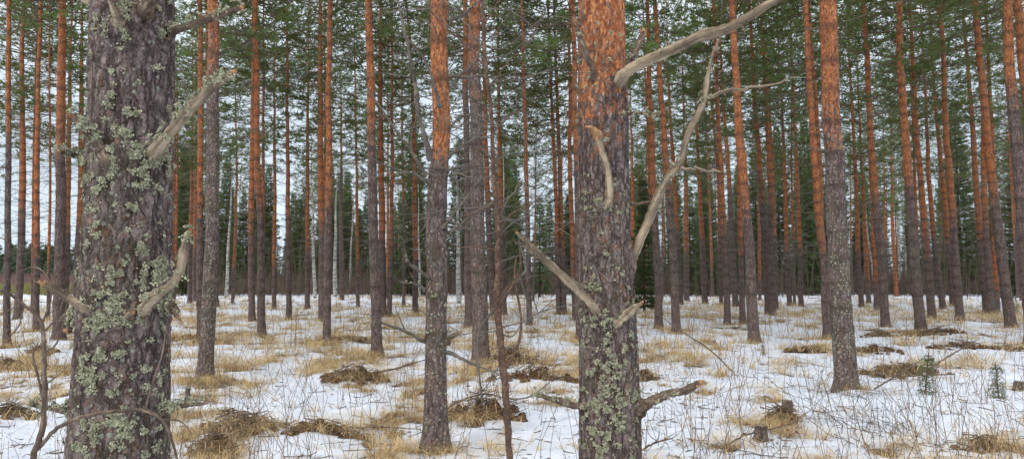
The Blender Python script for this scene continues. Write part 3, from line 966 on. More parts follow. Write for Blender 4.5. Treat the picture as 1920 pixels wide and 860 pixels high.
class Hero:
    def __init__(self, H, line, label, seed, lich, Ht=19, cr=3):
        rng = np.random.default_rng(seed)
        self.rng = rng
        d = H['d']
        pts = H['P']
        zx, xx = stem_axis(pts, d, Ht, rng)
        z0, z1 = .35, at(pts[0][0], -60, d)[2]
        zs = np.concatenate([np.arange(-.4, z0, .03), np.arange(z0, z1, .0042), np.arange(z1, 8, .05), np.arange(8.2, Ht, .4), [Ht]])
        xs = smoothed(zx, xx, zs, .25)
        ys = d + 0 * zs
        zw = np.array([at(px, py, d)[2] for px, py in pts])[::-1]
        ws = np.array(H['w'][::-1]) / F * d / 2
        rs = np.interp(zs, zw, ws)
        lo = zs < zw[0]
        rs[lo] = ws[0] * (1 + .05 * (zw[0] - zs[lo]))
        up = zs > zw[-1]
        rs[up] = ws[-1] * np.clip((Ht + 1 - zs[up]) / (Ht + 1 - zw[-1]), .08, 1)
        self.zs, self.xs, self.ys, self.rs, self.d = zs, xs, ys, rs, d
        i0 = int(np.argmin(abs(zs)))
        bz = float(gh(xs[i0], d))
        self.o = np.array([xs[i0], d, 0.0])
        self.root = empty('pine_tree', (xs[i0], d, 0), label, 'pine', 'pines standing in the snow')
        mbt = MB()
        zl = at(pts[0][0], line, d)[2]
        trunk_rings(zs, xs - self.o[0], ys - d, rs, 220 if d < 3 else 180, zl, lich, mbt, rng, [], soft=.9, knot=0)
        # knots / whorl swellings
        self.mbt = mbt

    def finish_trunk(self, swell):
        V = self.mbt.v[0]
        colr = self.mbt.cols[0]
        P = V + self.o
        for px, py, dep, rr, amp in swell:
            c = self.surf(px, py)[0] if dep is None else at(px, py, dep)
            dd = np.linalg.norm(P - c, axis=1)
            q = np.exp(-(dd / rr) ** 2)
            cx = np.interp(P[:, 2], self.zs, self.xs)
            nrm = np.stack([P[:, 0] - cx, P[:, 1] - self.d, 0 * cx], -1)
            nrm /= np.linalg.norm(nrm, axis=1)[:, None]
            V += nrm * (q * amp)[:, None]
            colr[:, 1] = np.maximum(colr[:, 1], np.exp(-(dd / (rr * .45)) ** 2) * 1.0)
        link('trunk', self.mbt.mesh('trunk', [MAT['bark_hero']], True, 'bark'), self.root)

    def surf(self, px, py):
        p = at(px, py, self.d)
        for _ in range(3):
            cx = np.interp(p[2], self.zs, self.xs)
            r = np.interp(p[2], self.zs, self.rs)
            u = np.clip(p[0] - cx, -r * .985, r * .985)
            yy = self.d - math.sqrt(max(r * r - u * u, 1e-6))
            p = at(px, py, yy)
        u = np.clip(p[0] - cx, -r * .985, r * .985)
        n = np.array([u / r, -(math.sqrt(max(r * r - u * u, 1e-6))) / r, 0])
        return np.array([cx + u, yy, p[2]]), n

    def lichens(self, spots, extra=0, dens=1.0):
        C, Nn, Rd = [], [], []
        rng = self.rng
        for px, py, r in spots:
            m = max(1, int((r / 6.5) ** 2 * .95))
            for k in range(m):
                qx, qy = px + rng.normal(0, r * .42), py + rng.normal(0, r * .42)
                c, n = self.surf(qx, qy)
                C.append(c - self.o); Nn.append(n); Rd.append(.0035 + .016 * rng.uniform() ** 1.6)
        zmin, zmax = at(960, 900, self.d)[2], at(960, -40, self.d)[2]
        for k in range(extra):
            z = rng.uniform(zmin, zmax)
            a = rng.uniform(0, 6.283)
            cx = np.interp(z, self.zs, self.xs); r = np.interp(z, self.zs, self.rs)
            n = np.array([math.cos(a), math.sin(a), 0])
            C.append(np.array([cx, self.d, z]) + n * r - self.o); Nn.append(n); Rd.append(rng.uniform(.004, .012))
        o = link('lichen', lichen_mesh(C, Nn, Rd, rng, dens=dens), self.root)
        tag(o, kind='stuff')

    def branch(self, path, rad, mat='deadwood', jag=.15, lich=0, n=26, twigs=(), broken=True, label=None, wiggle=.0022):
        """path: (px, py, depth) ; rad px at that depth"""
        rng = self.rng
        coll = 0
        if hasattr(self, 'zs') and path[0][2] < self.d - .03:      # rooted inside the trunk
            sd_ = self.surf(path[0][0], path[0][1])[0][1]
            path = [(path[0][0], path[0][1], self.d - .02), (path[0][0], path[0][1], sd_)] + list(path[1:])
            rad = [rad[0]] + list(rad)
            coll = int(n * 2 / (len(path) - 1))
        n = n * 2
        P = smooth_path([at(a, b, c) for a, b, c in path], n)
        tt = np.linspace(0, 1, len(path))
        rr = np.interp(np.linspace(0, 1, n), tt, [q / F * p[2] for q, p in zip(rad, path)])
        kx = np.arange(0, n + 7, 7)
        wv = rng.normal(0, 1, (n, 3)) * wiggle * .35
        for ax_ in range(3):
            wv[:, ax_] += np.interp(np.arange(n), kx, rng.normal(0, 1, len(kx))) * wiggle * 1.5
        wv[0] = 0
        P = P + wv * np.minimum(1, rr[:, None] * 60)
        rr = rr * (1 + rng.normal(0, .035, n) + np.interp(np.arange(n), np.arange(0, n + 5, 5), rng.normal(0, .09, len(np.arange(0, n + 5, 5)))))
        rr[coll:coll + 6] *= np.linspace(1.4, 1.05, 6)[:len(rr[coll:coll + 6])]
        rr[:coll] *= 1.4
        mb = MB()
        add_tube(mb, P - self.o, rr, 10, jag, 0, tip=not broken, rng=rng)
        if broken:   # ragged broken end with splinters
            d = P[-1] - P[-2]; d /= np.linalg.norm(d)
            add_tube(mb, np.array([P[-1], P[-1] + d * rr[-1] * .5, P[-1] + d * rr[-1] * 1.5]) - self.o, [rr[-1] * 1.0, rr[-1] * .75, rr[-1] * .25], 10, .28, 1, rng=rng)
            for k in range(4):
                off = rng.normal(0, 1, 3) * rr[-1] * .5
                e = P[-1] + off + d * rr[-1] * rng.uniform(1.2, 3.2)
                add_tube(mb, np.array([P[-1] + off * .9 - d * rr[-1], e]) - self.o, [rr[-1] * .3, rr[-1] * .05], 5, 0, 1, rng=rng)
        o = link('branch', mb.mesh('branch', [MAT[mat], MAT['heart']], True, 'grain'), self.root)
        if label: o['label'] = label
        for tpath, trad in twigs:
            Q = smooth_path([at(a, b, c) for a, b, c in tpath], 12)
            Q[1:] += rng.normal(0, .004, Q[1:].shape)
            m2 = MB()
            add_tube(m2, Q - self.o, np.interp(np.linspace(0, 1, 12), np.linspace(0, 1, len(trad)), [q / F * tpath[0][2] for q in trad]), 7, .08, rng=rng)
            t = link('twig', m2.mesh('twig', [MAT[mat]], True, 'grain'), o)
        if lich:
            C, Nn, Rd = [], [], []
            for k in range(lich):
                i = rng.integers(1, n - 1)
                nn = rng.normal(0, 1, 3); nn[2] = abs(nn[2]) * .8 + .1; nn[1] -= .5
                nn /= np.linalg.norm(nn)
                C.append(P[i] + rng.normal(0, .008, 3) + nn * rr[i] * .9 - self.o); Nn.append(nn); Rd.append(rng.uniform(.005, .012))
            l = link('lichen', lichen_mesh(C, Nn, Rd, rng), o)
            tag(l, kind='stuff')
        return o

    def crown(self, zc, Ht, ci):
        cm, chh = CROWNS[ci]
        c = link('crown', cm, self.root)
        x1 = np.interp(zc, self.zs, self.xs) - self.o[0]
        c.location = (x1, 0, zc)
        s = (Ht - zc) / chh
        c.scale = (s * 1.15, s * 1.15, s)


# --- left giant
L = Hero(HL, -900, 'very thick near pine at left, grey bark crowded with leafy pale green lichen', 5, .52)
dL = HL['d']; fL = dL - .125
L.finish_trunk([(297, 285, None, .035, .014), (265, 578, None, .035, .014), (158, 575, dL - .06, .035, .014), (205, 20, None, .04, .016), (280, 10, None, .04, .014),
                (200, 290, None, .04, .014), (322, 580, dL, .035, .014), (235, 590, dL - .12, .06, .006), (250, 300, dL - .12, .08, .006), (318, 60, dL - .05, .03, .01), (255, 775, None, .05, .008)])
LS = [(200, 32, 12), (238, 14, 22), (226, 26, 14), (236, 62, 13), (230, 50, 9), (303, 64, 12), (190, 55, 14), (186, 28, 10), (178, 90, 8),
      (173, 180, 9), (174, 205, 8), (200, 196, 14), (214, 188, 8), (235, 216, 11), (262, 215, 8), (300, 227, 13), (228, 253, 15), (222, 262, 9), (218, 150, 7), (200, 230, 9),
      (262, 284, 16), (283, 290, 15), (240, 283, 12), (223, 296, 13), (272, 305, 17), (296, 300, 13), (258, 322, 12), (275, 340, 16), (252, 345, 8), (295, 350, 9), (213, 322, 15), (218, 300, 12),
      (180, 300, 18), (176, 330, 19), (188, 350, 16), (172, 372, 14), (312, 290, 12), (316, 312, 14), (168, 400, 12), (216, 388, 9), (182, 385, 12), (163, 430, 15), (168, 452, 10),
      (215, 392, 8), (252, 380, 6), (268, 352, 10), (262, 418, 8), (298, 415, 6), (273, 465, 10), (272, 438, 6), (180, 425, 9), (240, 430, 5), (303, 445, 7),
      (214, 520, 14), (218, 508, 8), (195, 540, 13), (285, 492, 18), (300, 510, 18), (272, 505, 12), (265, 535, 12), (305, 490, 12), (284, 520, 15), (165, 520, 12), (160, 490, 10),
      (225, 558, 18), (205, 573, 18), (190, 590, 18), (232, 580, 15), (180, 565, 12), (172, 612, 15), (195, 610, 17), (215, 602, 18), (245, 572, 9), (240, 600, 12), (256, 590, 7), (300, 585, 12), (306, 610, 14), (312, 565, 10), (312, 640, 8),
      (195, 664, 14), (182, 668, 10), (231, 664, 9), (165, 680, 14), (160, 705, 16), (172, 700, 12), (217, 704, 12), (174, 730, 14), (216, 738, 12), (264, 698, 11), (266, 722, 8), (158, 745, 14), (150, 775, 14), (250, 700, 5), (300, 722, 9), (295, 745, 7),
      (150, 800, 16), (168, 790, 15), (185, 785, 11), (222, 780, 15), (238, 795, 15), (208, 792, 12), (230, 812, 14), (175, 820, 14), (215, 830, 11), (150, 838, 16), (170, 850, 12), (260, 812, 11), (262, 848, 10), (292, 800, 11), (298, 830, 12), (290, 850, 9), (205, 855, 9), (232, 765, 9)]
L.lichens(LS, 150)
L.branch([(318, 62, dL - .04), (345, 52, dL - .08), (400, 32, dL - .14), (452, 14, dL - .2)], [9, 7, 7, 5], 'deadbark', lich=26, label='short snag pointing up right near the top')
L.branch([(292, 290, fL + .02), (318, 258, fL - .05), (350, 215, fL - .10), (390, 170, fL - .16), (438, 137, fL - .2)], [10, 10, 11, 9, 5], 'deadwood', lich=60)
L.branch([(205, 305, fL + .05), (185, 275, fL - .02), (160, 245, fL - .05), (136, 218, fL - .06)], [11, 9, 7, 5], 'deadbark', lich=34)
L.branch([(170, 300, dL - .03), (145, 293, dL - .05), (112, 284, dL - .1)], [8, 6, 4], 'deadbark', lich=34)
L.branch([(164, 578, dL - .05), (130, 558, dL - .10), (82, 533, dL - .17)], [9, 7, 6], 'deadwood', lich=2)
L.branch([(266, 582, fL + .02), (285, 560, fL - .07), (312, 540, fL - .11), (330, 520, fL - .12), (344, 470, fL - .1), (353, 437, fL - .08)], [9, 11, 9, 8, 9, 5], 'deadwood', lich=36)
L.branch([(165, 582, dL), (140, 590, dL + .05), (126, 620, dL + .05)], [8, 8, 6], 'deadbark', lich=30)
L.branch([(222, 40, fL + .02), (212, 12, fL - .05), (195, -25, fL - .1)], [9, 9, 7], 'deadwood', lich=3)
L.branch([(270, 22, fL + .03), (285, -5, fL - .04), (300, -40, fL - .1)], [14, 10, 9], 'deadbark', lich=3)
L.branch([(310, 575, dL - .03), (325, 580, dL - .05), (333, 588, dL - .06)], [9, 8, 6], 'deadbark', lich=8)
L.branch([(180, 10, dL - .05), (160, 5, dL + .05), (135, -18, dL + .1)], [5, 4, 3], 'deadwood', lich=6)
L.branch([(305, 770, dL - .04), (335, 762, dL), (385, 755, dL + .05)], [6, 5, 3], 'deadbark', lich=34)
L.branch([(150, 775, dL - .03), (110, 768, dL), (60, 758, dL + .04)], [6, 5, 4], 'deadbark', lich=34)
L.branch([(240, 590, fL + .02), (250, 585, fL - .01)], [7, 4], 'deadbark', n=6)
L.crown(9.5, 19, 3)

# --- middle giant
Mh = Hero(HM, 215, 'thick near pine in the middle, orange flaking bark above and lichened grey bark below', 8, .48)
dM = HM['d']; fM = dM - .11
Mh.finish_trunk([(1113, 150, None, .035, .010), (1165, 150, None, .045, .016), (1140, 385, None, .04, .012), (1120, 580, None, .045, .012), (1162, 600, None, .045, .012),
                 (1125, 250, None, .03, .01), (1186, 500, dM, .04, .012), (1200, 762, dM - .05, .05, .014), (1092, 760, dM - .04, .04, .010), (1160, 765, None, .05, .008)])
MS = [(1105, 158, 9), (1172, 170, 8), (1178, 190, 7), (1160, 155, 7), (1170, 210, 6), (1097, 372, 12), (1112, 384, 13), (1125, 378, 12), (1118, 396, 10), (1095, 388, 8), (1158, 392, 9), (1150, 380, 7), (1172, 400, 6), (1132, 470, 7), (1104, 500, 9), (1128, 440, 4),
      (1112, 525, 12), (1120, 540, 11), (1105, 545, 10), (1165, 508, 10), (1172, 540, 6), (1128, 586, 13), (1142, 597, 13), (1130, 605, 10), (1096, 600, 9), (1100, 622, 9), (1186, 592, 10), (1196, 580, 9), (1185, 625, 8), (1190, 655, 8), (1140, 630, 9), (1145, 662, 12), (1100, 645, 8), (1122, 650, 7),
      (1162, 690, 16), (1140, 700, 13), (1130, 722, 15), (1152, 738, 17), (1118, 745, 14), (1100, 725, 10), (1182, 735, 14), (1188, 700, 9), (1128, 765, 14), (1105, 775, 12), (1150, 780, 14), (1165, 800, 12), (1185, 785, 9), (1110, 805, 12), (1130, 812, 13), (1100, 832, 12), (1125, 845, 14), (1150, 832, 12), (1175, 845, 10), (1188, 822, 8), (1170, 758, 12), (1108, 700, 10), (1120, 680, 7), (1165, 660, 7)]
Mh.lichens([(a, b, r * (1.45 if b > 560 else 1.15)) for a, b, r in MS], 90, 1.0)
Mh.branch([(1160, 152, fM + .02), (1185, 128, fM - .04), (1230, 108, fM - .10), (1300, 78, fM - .2), (1370, 48, fM - .3), (1430, 15, fM - .4), (1500, -25, fM - .5)], [9, 11, 10.5, 10, 9.2, 8, 6.5], 'deadwood', lich=8, n=36,
          twigs=[([(1300, 78, fM - .2), (1308, 66, fM - .22), (1312, 58, fM - .22)], [4, 3, 1]), ([(1380, 44, fM - .32), (1392, 52, fM - .33), (1398, 62, fM - .33)], [3.5, 2.5, 1]), ([(1240, 104, fM - .12), (1246, 96, fM - .12)], [4, 2])],
          label='long bleached dead branch rising to the upper right')
Mh.branch([(1184, 505, dM + .02), (1186, 488, dM + .02), (1205, 430, dM), (1240, 355, dM - .02), (1270, 312, dM - .04), (1292, 245, dM - .06), (1322, 190, dM - .08), (1328, 140, dM - .08), (1342, 88, dM - .1)], [5, 8, 10, 8, 7.5, 6, 6.5, 5, 3], 'deadwood', lich=34, n=40,
          twigs=[([(1326, 183, dM - .08), (1370, 168, dM - .12), (1430, 163, dM - .18), (1495, 144, dM - .22)], [4, 3, 2.4, 1]),
                 ([(1272, 318, dM - .04), (1310, 318, dM - .06), (1350, 322, dM - .08)], [3, 2.6, 1.2]),
                 ([(1342, 95, dM - .1), (1350, 70, dM - .1), (1362, 45, dM - .1)], [3, 2, 1])],
          broken=False, label='grey crooked dead branch standing up beside the trunk')
Mh.branch([(1118, 582, fM + .02), (1095, 555, fM - .03), (1070, 530, fM - .06), (1040, 500, fM - .08), (1005, 475, fM - .08), (970, 437, fM - .08)], [8, 7, 8, 7, 8, 3], 'deadwood', lich=6, n=30,
          twigs=[([(1000, 470, fM - .08), (980, 460, fM - .08), (966, 455, fM - .08)], [4, 3, 1]), ([(1000, 474, fM - .08), (988, 460, fM - .1), (986, 440, fM - .1)], [4, 3, 1]),
                 ([(1080, 545, fM - .05), (1092, 535, fM - .07), (1100, 530, fM - .08)], [4, 3, 1])])
Mh.branch([(1156, 606, fM + .02), (1172, 592, fM - .04), (1188, 580, fM - .08), (1203, 567, fM - .1)], [6, 8, 7, 3], 'deadwood', lich=8)
Mh.branch([(1196, 764, dM - .05), (1225, 748, dM - .10), (1270, 733, dM - .14), (1312, 719, dM - .16)], [12, 10, 8, 6], 'deadbark', lich=26)
Mh.branch([(1098, 762, dM - .06), (1060, 754, dM - .06), (1020, 742, dM - .06), (1000, 738, dM - .06)], [7, 6, 5, 2], 'deadbark', lich=40)
Mh.branch([(1113, 145, fM + .02), (1104, 115, fM - .06), (1088, 70, fM - .08), (1078, 45, fM - .08)], [5, 6, 6, 5], 'deadbark', lich=10, twigs=[([(1080, 60, fM - .08), (1090, 30, fM - .08), (1096, -20, fM - .08)], [3, 2, 1.5])])
Mh.branch([(1140, 385, fM + .02), (1144, 355, fM - .05), (1135, 300, fM - .08), (1122, 262, fM - .07)], [7, 7, 7, 5], 'deadwood', lich=8)
Mh.branch([(1120, 255, fM + .01), (1110, 243, fM - .04), (1100, 238, fM - .05)], [7, 5, 2], 'heart', n=10)
Mh.branch([(1178, 122, dM - .05), (1190, 98, dM - .02), (1207, 62, dM)], [7, 6, 6], 'deadbark', lich=4)
Mh.branch([(1178, 213, dM - .02), (1200, 212, dM - .04), (1233, 215, dM - .06)], [4, 3, 2], 'deadbark', lich=14)
Mh.branch([(1182, 383, dM), (1210, 380, dM), (1244, 378, dM)], [3, 3, 2], 'deadbark', lich=2)
Mh.branch([(1130, 475, fM + .02), (1136, 470, fM - .0)], [3, 2], 'deadbark', n=5)
Mh.crown(9.8, 19, 1)

# --- mid pine with the sharp bark line
root, dP, axP, bzP, rsP = build_pine(500, MIDP[0], 36, MIDP[2], .55, 'medium pine left of the middle whose bark turns abruptly from orange to grey', 'pines standing in the snow', MIDP[1])
o0 = np.array(root.location)
class _Mid(Hero):
    def __init__(self):
        self.root = root; self.o = o0; self.rng = np.random.default_rng(77); self.d = dP
mp_ = _Mid()
rpx = 18 / F * dP
mp_.branch([(808, 300, dP), (795, 255, dP - .05), (784, 205, dP - .05), (780, 170, dP), (772, 120, dP), (760, 60, dP), (748, 15, dP), (740, -30, dP)], [5, 5, 4.5, 4.2, 3.2, 3, 2.2, 1.5], 'twig', n=30, broken=False, lich=20, wiggle=.006,
          twigs=[([(784, 205, dP), (765, 190, dP), (740, 195, dP - .2), (715, 170, dP - .3)], [2.5, 2, 1.5, .8]), ([(778, 150, dP), (760, 120, dP), (735, 105, dP)], [2.4, 1.5, .7]), ([(770, 100, dP), (790, 70, dP), (796, 40, dP)], [2, 1.4, .6]), ([(790, 235, dP), (770, 240, dP - .1), (745, 225, dP - .2), (700, 185, dP - .3)], [2, 1.6, 1.2, .5])])
mid_br = [
    [(800, 330, dP - .05), (770, 280, dP - .2), (730, 225, dP - .3), (680, 150, dP - .4)],
    [(805, 345, dP - .05), (780, 330, dP - .2), (740, 318, dP - .3), (640, 270, dP - .6)],
    [(835, 250, dP), (860, 225, dP), (880, 215, dP), (905, 190, dP)],
    [(835, 300, dP), (860, 280, dP), (895, 255, dP), (930, 235, dP - .1)],
    [(838, 40, dP), (860, 30, dP), (885, 15, dP), (905, -5, dP)],
    [(836, 140, dP), (870, 145, dP), (905, 142, dP), (935, 150, dP)],
    [(830, 430, dP - .05), (850, 400, dP), (875, 370, dP), (905, 330, dP)],
    [(830, 440, dP), (860, 425, dP), (895, 395, dP), (925, 380, dP)],
    [(800, 545, dP), (780, 532, dP), (760, 530, dP)],
    [(805, 520, dP - .05), (785, 505, dP - .1), (765, 490, dP - .2), (760, 470, dP - .2)],
    [(800, 640, dP), (760, 620, dP - .1), (720, 606, dP - .2), (690, 588, dP - .3)],
    [(838, 660, dP), (880, 680, dP - .1), (920, 695, dP - .2), (960, 712, dP - .3)],
    [(815, 500, dP - .1), (800, 480, dP - .15), (785, 470, dP - .2)],
    [(825, 200, dP - .1), (815, 165, dP - .2), (790, 100, dP - .3), (740, 60, dP - .4)],
    [(836, 180, dP), (855, 150, dP), (890, 120, dP), (905, 80, dP)],
]
for q in mid_br:
    k = len(q)
    tws = []
    for _ in range(2):
        i = 1 + _ % (k - 1)
        a = q[i]
        dx, dy = q[i][0] - q[i - 1][0], q[i][1] - q[i - 1][1]
        s = random.choice((-1, 1)) * random.uniform(.3, .8)
        e = (a[0] + dx * .9 - dy * s, a[1] + dy * .9 + dx * s, a[2] + random.uniform(-.1, .1))
        mpt = ((a[0] + e[0]) / 2 + random.uniform(-4, 4), (a[1] + e[1]) / 2 + random.uniform(-4, 4), a[2])
        tws.append(([a, mpt, e], [1.4, 1.0, .5]))
    mp_.branch(q, list(np.linspace(3.4, 1.0, k)), 'twig', n=16, broken=False, lich=5, wiggle=.006, twigs=tws)
mp_.branch([(836, 640, dP), (848, 630, dP - .05), (862, 624, dP - .08)], [6, 5, 4], 'deadbark', n=10)
mp_.branch([(802, 640, dP), (795, 632, dP - .05)], [4, 3], 'deadbark', n=6)

def add_lichen_to(root, axf, d, spots, seed):
    rng = np.random.default_rng(seed)
    C, Nn, Rd = [], [], []
    o = np.array(root.location)
    for px, py, r in spots:
        for k in range(max(1, int((r / 5) ** 2 * .5))):
            p = at(px + rng.normal(0, r * .45), py + rng.normal(0, r * .45), d)
            cx, cy, rr = axf(p[2])
            u = np.clip(p[0] - o[0] - cx, -rr * .98, rr * .98)
            n = np.array([u / rr, -math.sqrt(max(1 - (u / rr) ** 2, 0)), 0])
            C.append(np.array([cx, cy, p[2]]) + n * rr * 1.02); Nn.append(n); Rd.append(rng.uniform(.008, .018))
    tag(link('lichen', lichen_mesh(C, Nn, Rd, rng, size=(.004, .009), dens=.4), root), kind='stuff')

add_lichen_to(root, axP, dP, [(812, 535, 12), (825, 540, 8), (800, 540, 8), (815, 690, 14), (825, 720, 12), (835, 560, 7), (806, 610, 6), (820, 770, 14), (806, 790, 8), (835, 460, 5), (812, 640, 8)], 3)

# ------------------------------------------------------------------ other sapling / bushes near the camera
def px_stem(name, label, cat, paths, mat, sides=8, group=None, lich=0, jag=.05, part='branch', seed=1):
    """first path is the stem: points (px,py,depth), radii px"""
    rng = np.random.default_rng(seed)
    p0 = at(*paths[0][0][0])
    base = np.array([p0[0], p0[1], float(gh(p0[0], p0[1]))])
    root = empty(name, base, label, cat, group)
    first = True
    for pts, rad in paths:
        rad = [q * .76 for q in rad]
        n = 8 * len(pts)
        P = smooth_path([at(*q) for q in pts], n)
        dd = np.mean([q[2] for q in pts])
        r = np.interp(np.linspace(0, 1, n), np.linspace(0, 1, len(rad)), rad) / F * dd
        P[1:] += rng.normal(0, .13, (n - 1, 3)) * r[1:, None]
        mb = MB()
        add_tube(mb, P - base, r * (1 + rng.normal(0, .05, n)), sides, jag, rng=rng)
        o = link('stem' if first else part, mb.mesh('stem' if first else part, [MAT[mat]], True, 'grain'), root)
        if first and lich:
            pass
        first = False
    return root


dS = 3.1
gS = at(955, 860, dS)
px_stem('sapling', 'thin red-brown sapling rising full height just right of the sharp-lined pine', 'sapling', [
    ([(962, 1120, dS), (955, 860, dS), (949, 760, dS), (941, 660, dS), (932, 565, dS), (933, 503, dS), (932, 407, dS), (925, 330, dS), (922, 230, dS), (910, 115, dS), (904, 0, dS), (900, -80, dS), (905, -500, dS)], [8.5, 8, 8.5, 9, 9, 7, 6.5, 6, 5, 5, 5.2, 5, 2]),
    ([(945, 690, dS), (968, 655, dS), (977, 600, dS), (965, 520, dS), (968, 480, dS)], [5, 4, 3, 3, 1.5]),
    ([(934, 575, dS), (955, 545, dS - .05), (975, 500, dS - .1), (972, 450, dS - .1)], [4, 3, 2, 1]),
    ([(935, 560, dS), (960, 530, dS), (985, 520, dS + .1), (1010, 590, dS + .1)], [3, 2.4, 2, 1]),
    ([(925, 300, dS), (895, 280, dS), (860, 300, dS - .1), (820, 350, dS - .2)], [2.4, 2, 1.4, .6]),
    ([(922, 250, dS), (960, 215, dS), (990, 200, dS), (1010, 170, dS)], [2.2, 1.6, 1.2, .5]),
    ([(912, 130, dS), (870, 80, dS), (830, 50, dS), (790, -10, dS)], [2.6, 2, 1.5, 1]),
    ([(915, 170, dS), (950, 120, dS), (990, 80, dS), (1020, 20, dS)], [2.2, 1.8, 1.2, .8]),
    ([(930, 380, dS), (890, 400, dS), (860, 410, dS + .1), (830, 450, dS + .1)], [2.2, 1.7, 1.2, .6]),
    ([(933, 440, dS), (960, 400, dS), (1000, 380, dS), (1040, 330, dS)], [2.2, 1.7, 1.2, .6]),
    ([(920, 210, dS), (890, 190, dS), (850, 195, dS), (820, 170, dS)], [2, 1.5, 1.2, .6]),
    ([(906, 50, dS), (930, 10, dS), (960, -40, dS)], [2.4, 2, 1.5]),
    ([(932, 470, dS), (900, 462, dS), (860, 462, dS), (820, 440, dS)], [2, 1.6, 1.2, .6]),
    ([(930, 400, dS), (900, 430, dS), (880, 500, dS)], [1.8, 1.3, .6]),
], 'sapling', seed=4)
px_stem('dead_sapling', 'leaning grey lichened dead sapling tangled against the red-brown sapling', 'sapling', [
    ([(905, 760, 3.3), (895, 640, 3.3), (925, 580, 3.25), (975, 520, 3.2), (985, 500, 3.2), (970, 440, 3.2)], [2.5, 3, 3, 3.5, 2.5, 1.2]),
    ([(975, 520, 3.2), (990, 570, 3.2), (1000, 600, 3.2)], [2.5, 1.8, 1]),
    ([(925, 580, 3.25), (905, 570, 3.25), (880, 578, 3.25)], [2, 1.5, .7]),
    ([(960, 535, 3.2), (990, 520, 3.1), (1018, 515, 3.1)], [1.6, 1.2, .6]),
], 'twig', seed=5)

# fine tangle of thin twigs carried by the red-brown sapling
sp_root = [o for o in COL.objects if o.name.startswith('sapling')][0]
r_ = np.random.default_rng(515)
stem_px = [(955, 860), (941, 660), (933, 503), (932, 407), (925, 330), (922, 230), (910, 115), (904, 0)]
for k in range(34):
    y0 = r_.uniform(-20, 640)
    x0 = float(np.interp(y0, [q[1] for q in stem_px][::-1], [q[0] for q in stem_px][::-1]))
    sgn = r_.choice([-1, 1]); ln = r_.uniform(50, 170); rise = r_.uniform(-.3, 1.0); dz = r_.normal(0, .25)
    pth = [(x0, y0, dS)]
    for j in (1, 2, 3, 4):
        pth.append((x0 + sgn * ln * j / 4 + r_.normal(0, 6), y0 - rise * ln * j / 4 + r_.normal(0, 7), dS + dz * j / 4))
    P = smooth_path([at(*q) for q in pth], 18)
    b0 = np.array(sp_root.location)
    mb = MB()
    add_tube(mb, P - b0, np.linspace(.0034, .0008, 18), 5)
    for q in range(5):
        i = r_.integers(5, 17)
        dv = P[i] - P[i - 2]; dv /= np.linalg.norm(dv)
        e = P[i] + (dv + r_.normal(0, .8, 3) * [1, .6, 1]) * r_.uniform(.05, .16)
        add_tube(mb, np.array([P[i], (P[i] + e) / 2 + r_.normal(0, .006, 3), e]) - b0, [.0016, .0012, .0007], 4)
    link('branch', mb.mesh('branch', [MAT['twig']], True, 'grain'), sp_root)

dB = 1.95
px_stem('bare_shrub', 'leafless grey-brown shrub with forked crooked stems at the bottom left corner', 'shrub', [
    ([(40, 1180, dB), (48, 960, dB), (62, 860, dB), (80, 800, dB), (84, 720, dB), (82, 650, dB), (76, 600, dB), (45, 572, dB), (20, 552, dB), (0, 545, dB - .05), (-40, 560, dB - .1)], [8, 7.5, 7.5, 7, 6.5, 5.5, 5, 4, 3.6, 3.4, 2]),
    ([(70, 842, dB), (110, 800, dB), (165, 778, dB - .05), (225, 770, dB - .1), (275, 770, dB - .12), (310, 795, dB - .1), (332, 858, dB - .05), (345, 900, dB)], [5, 4.8, 4.5, 4.2, 4, 3.5, 3.2, 2.5]),
    ([(272, 770, dB - .12), (280, 740, dB - .12), (292, 700, dB - .1), (305, 660, dB - .05), (312, 610, dB)], [3.2, 3, 2.5, 1.8, 1]),
    ([(80, 745, dB), (70, 700, dB), (62, 665, dB), (72, 640, dB)], [3.2, 3, 2.2, 1]),
    ([(84, 720, dB), (100, 710, dB), (112, 700, dB)], [2.2, 1.8, 1]),
    ([(78, 610, dB), (95, 560, dB), (90, 520, dB), (62, 500, dB), (20, 520, dB)], [2.6, 2, 1.6, 1.3, .8]),
    ([(80, 625, dB), (110, 590, dB), (120, 560, dB), (160, 500, dB), (180, 480, dB)], [2.4, 2, 1.6, 1.2, .7]),
    ([(45, 572, dB), (35, 610, dB), (10, 640, dB)], [2, 1.5, .8]),
    ([(84, 660, dB), (105, 645, dB), (120, 600, dB), (125, 570, dB)], [2.6, 2.2, 1.6, .8]),
    ([(300, 785, dB - .1), (340, 790, dB), (360, 820, dB), (355, 860, dB)], [1.8, 1.4, 1.2, .8]),
    ([(40, 560, dB), (20, 580, dB), (-10, 590, dB)], [1.6, 1.3, .8]),
], 'deadbark', seed=6)

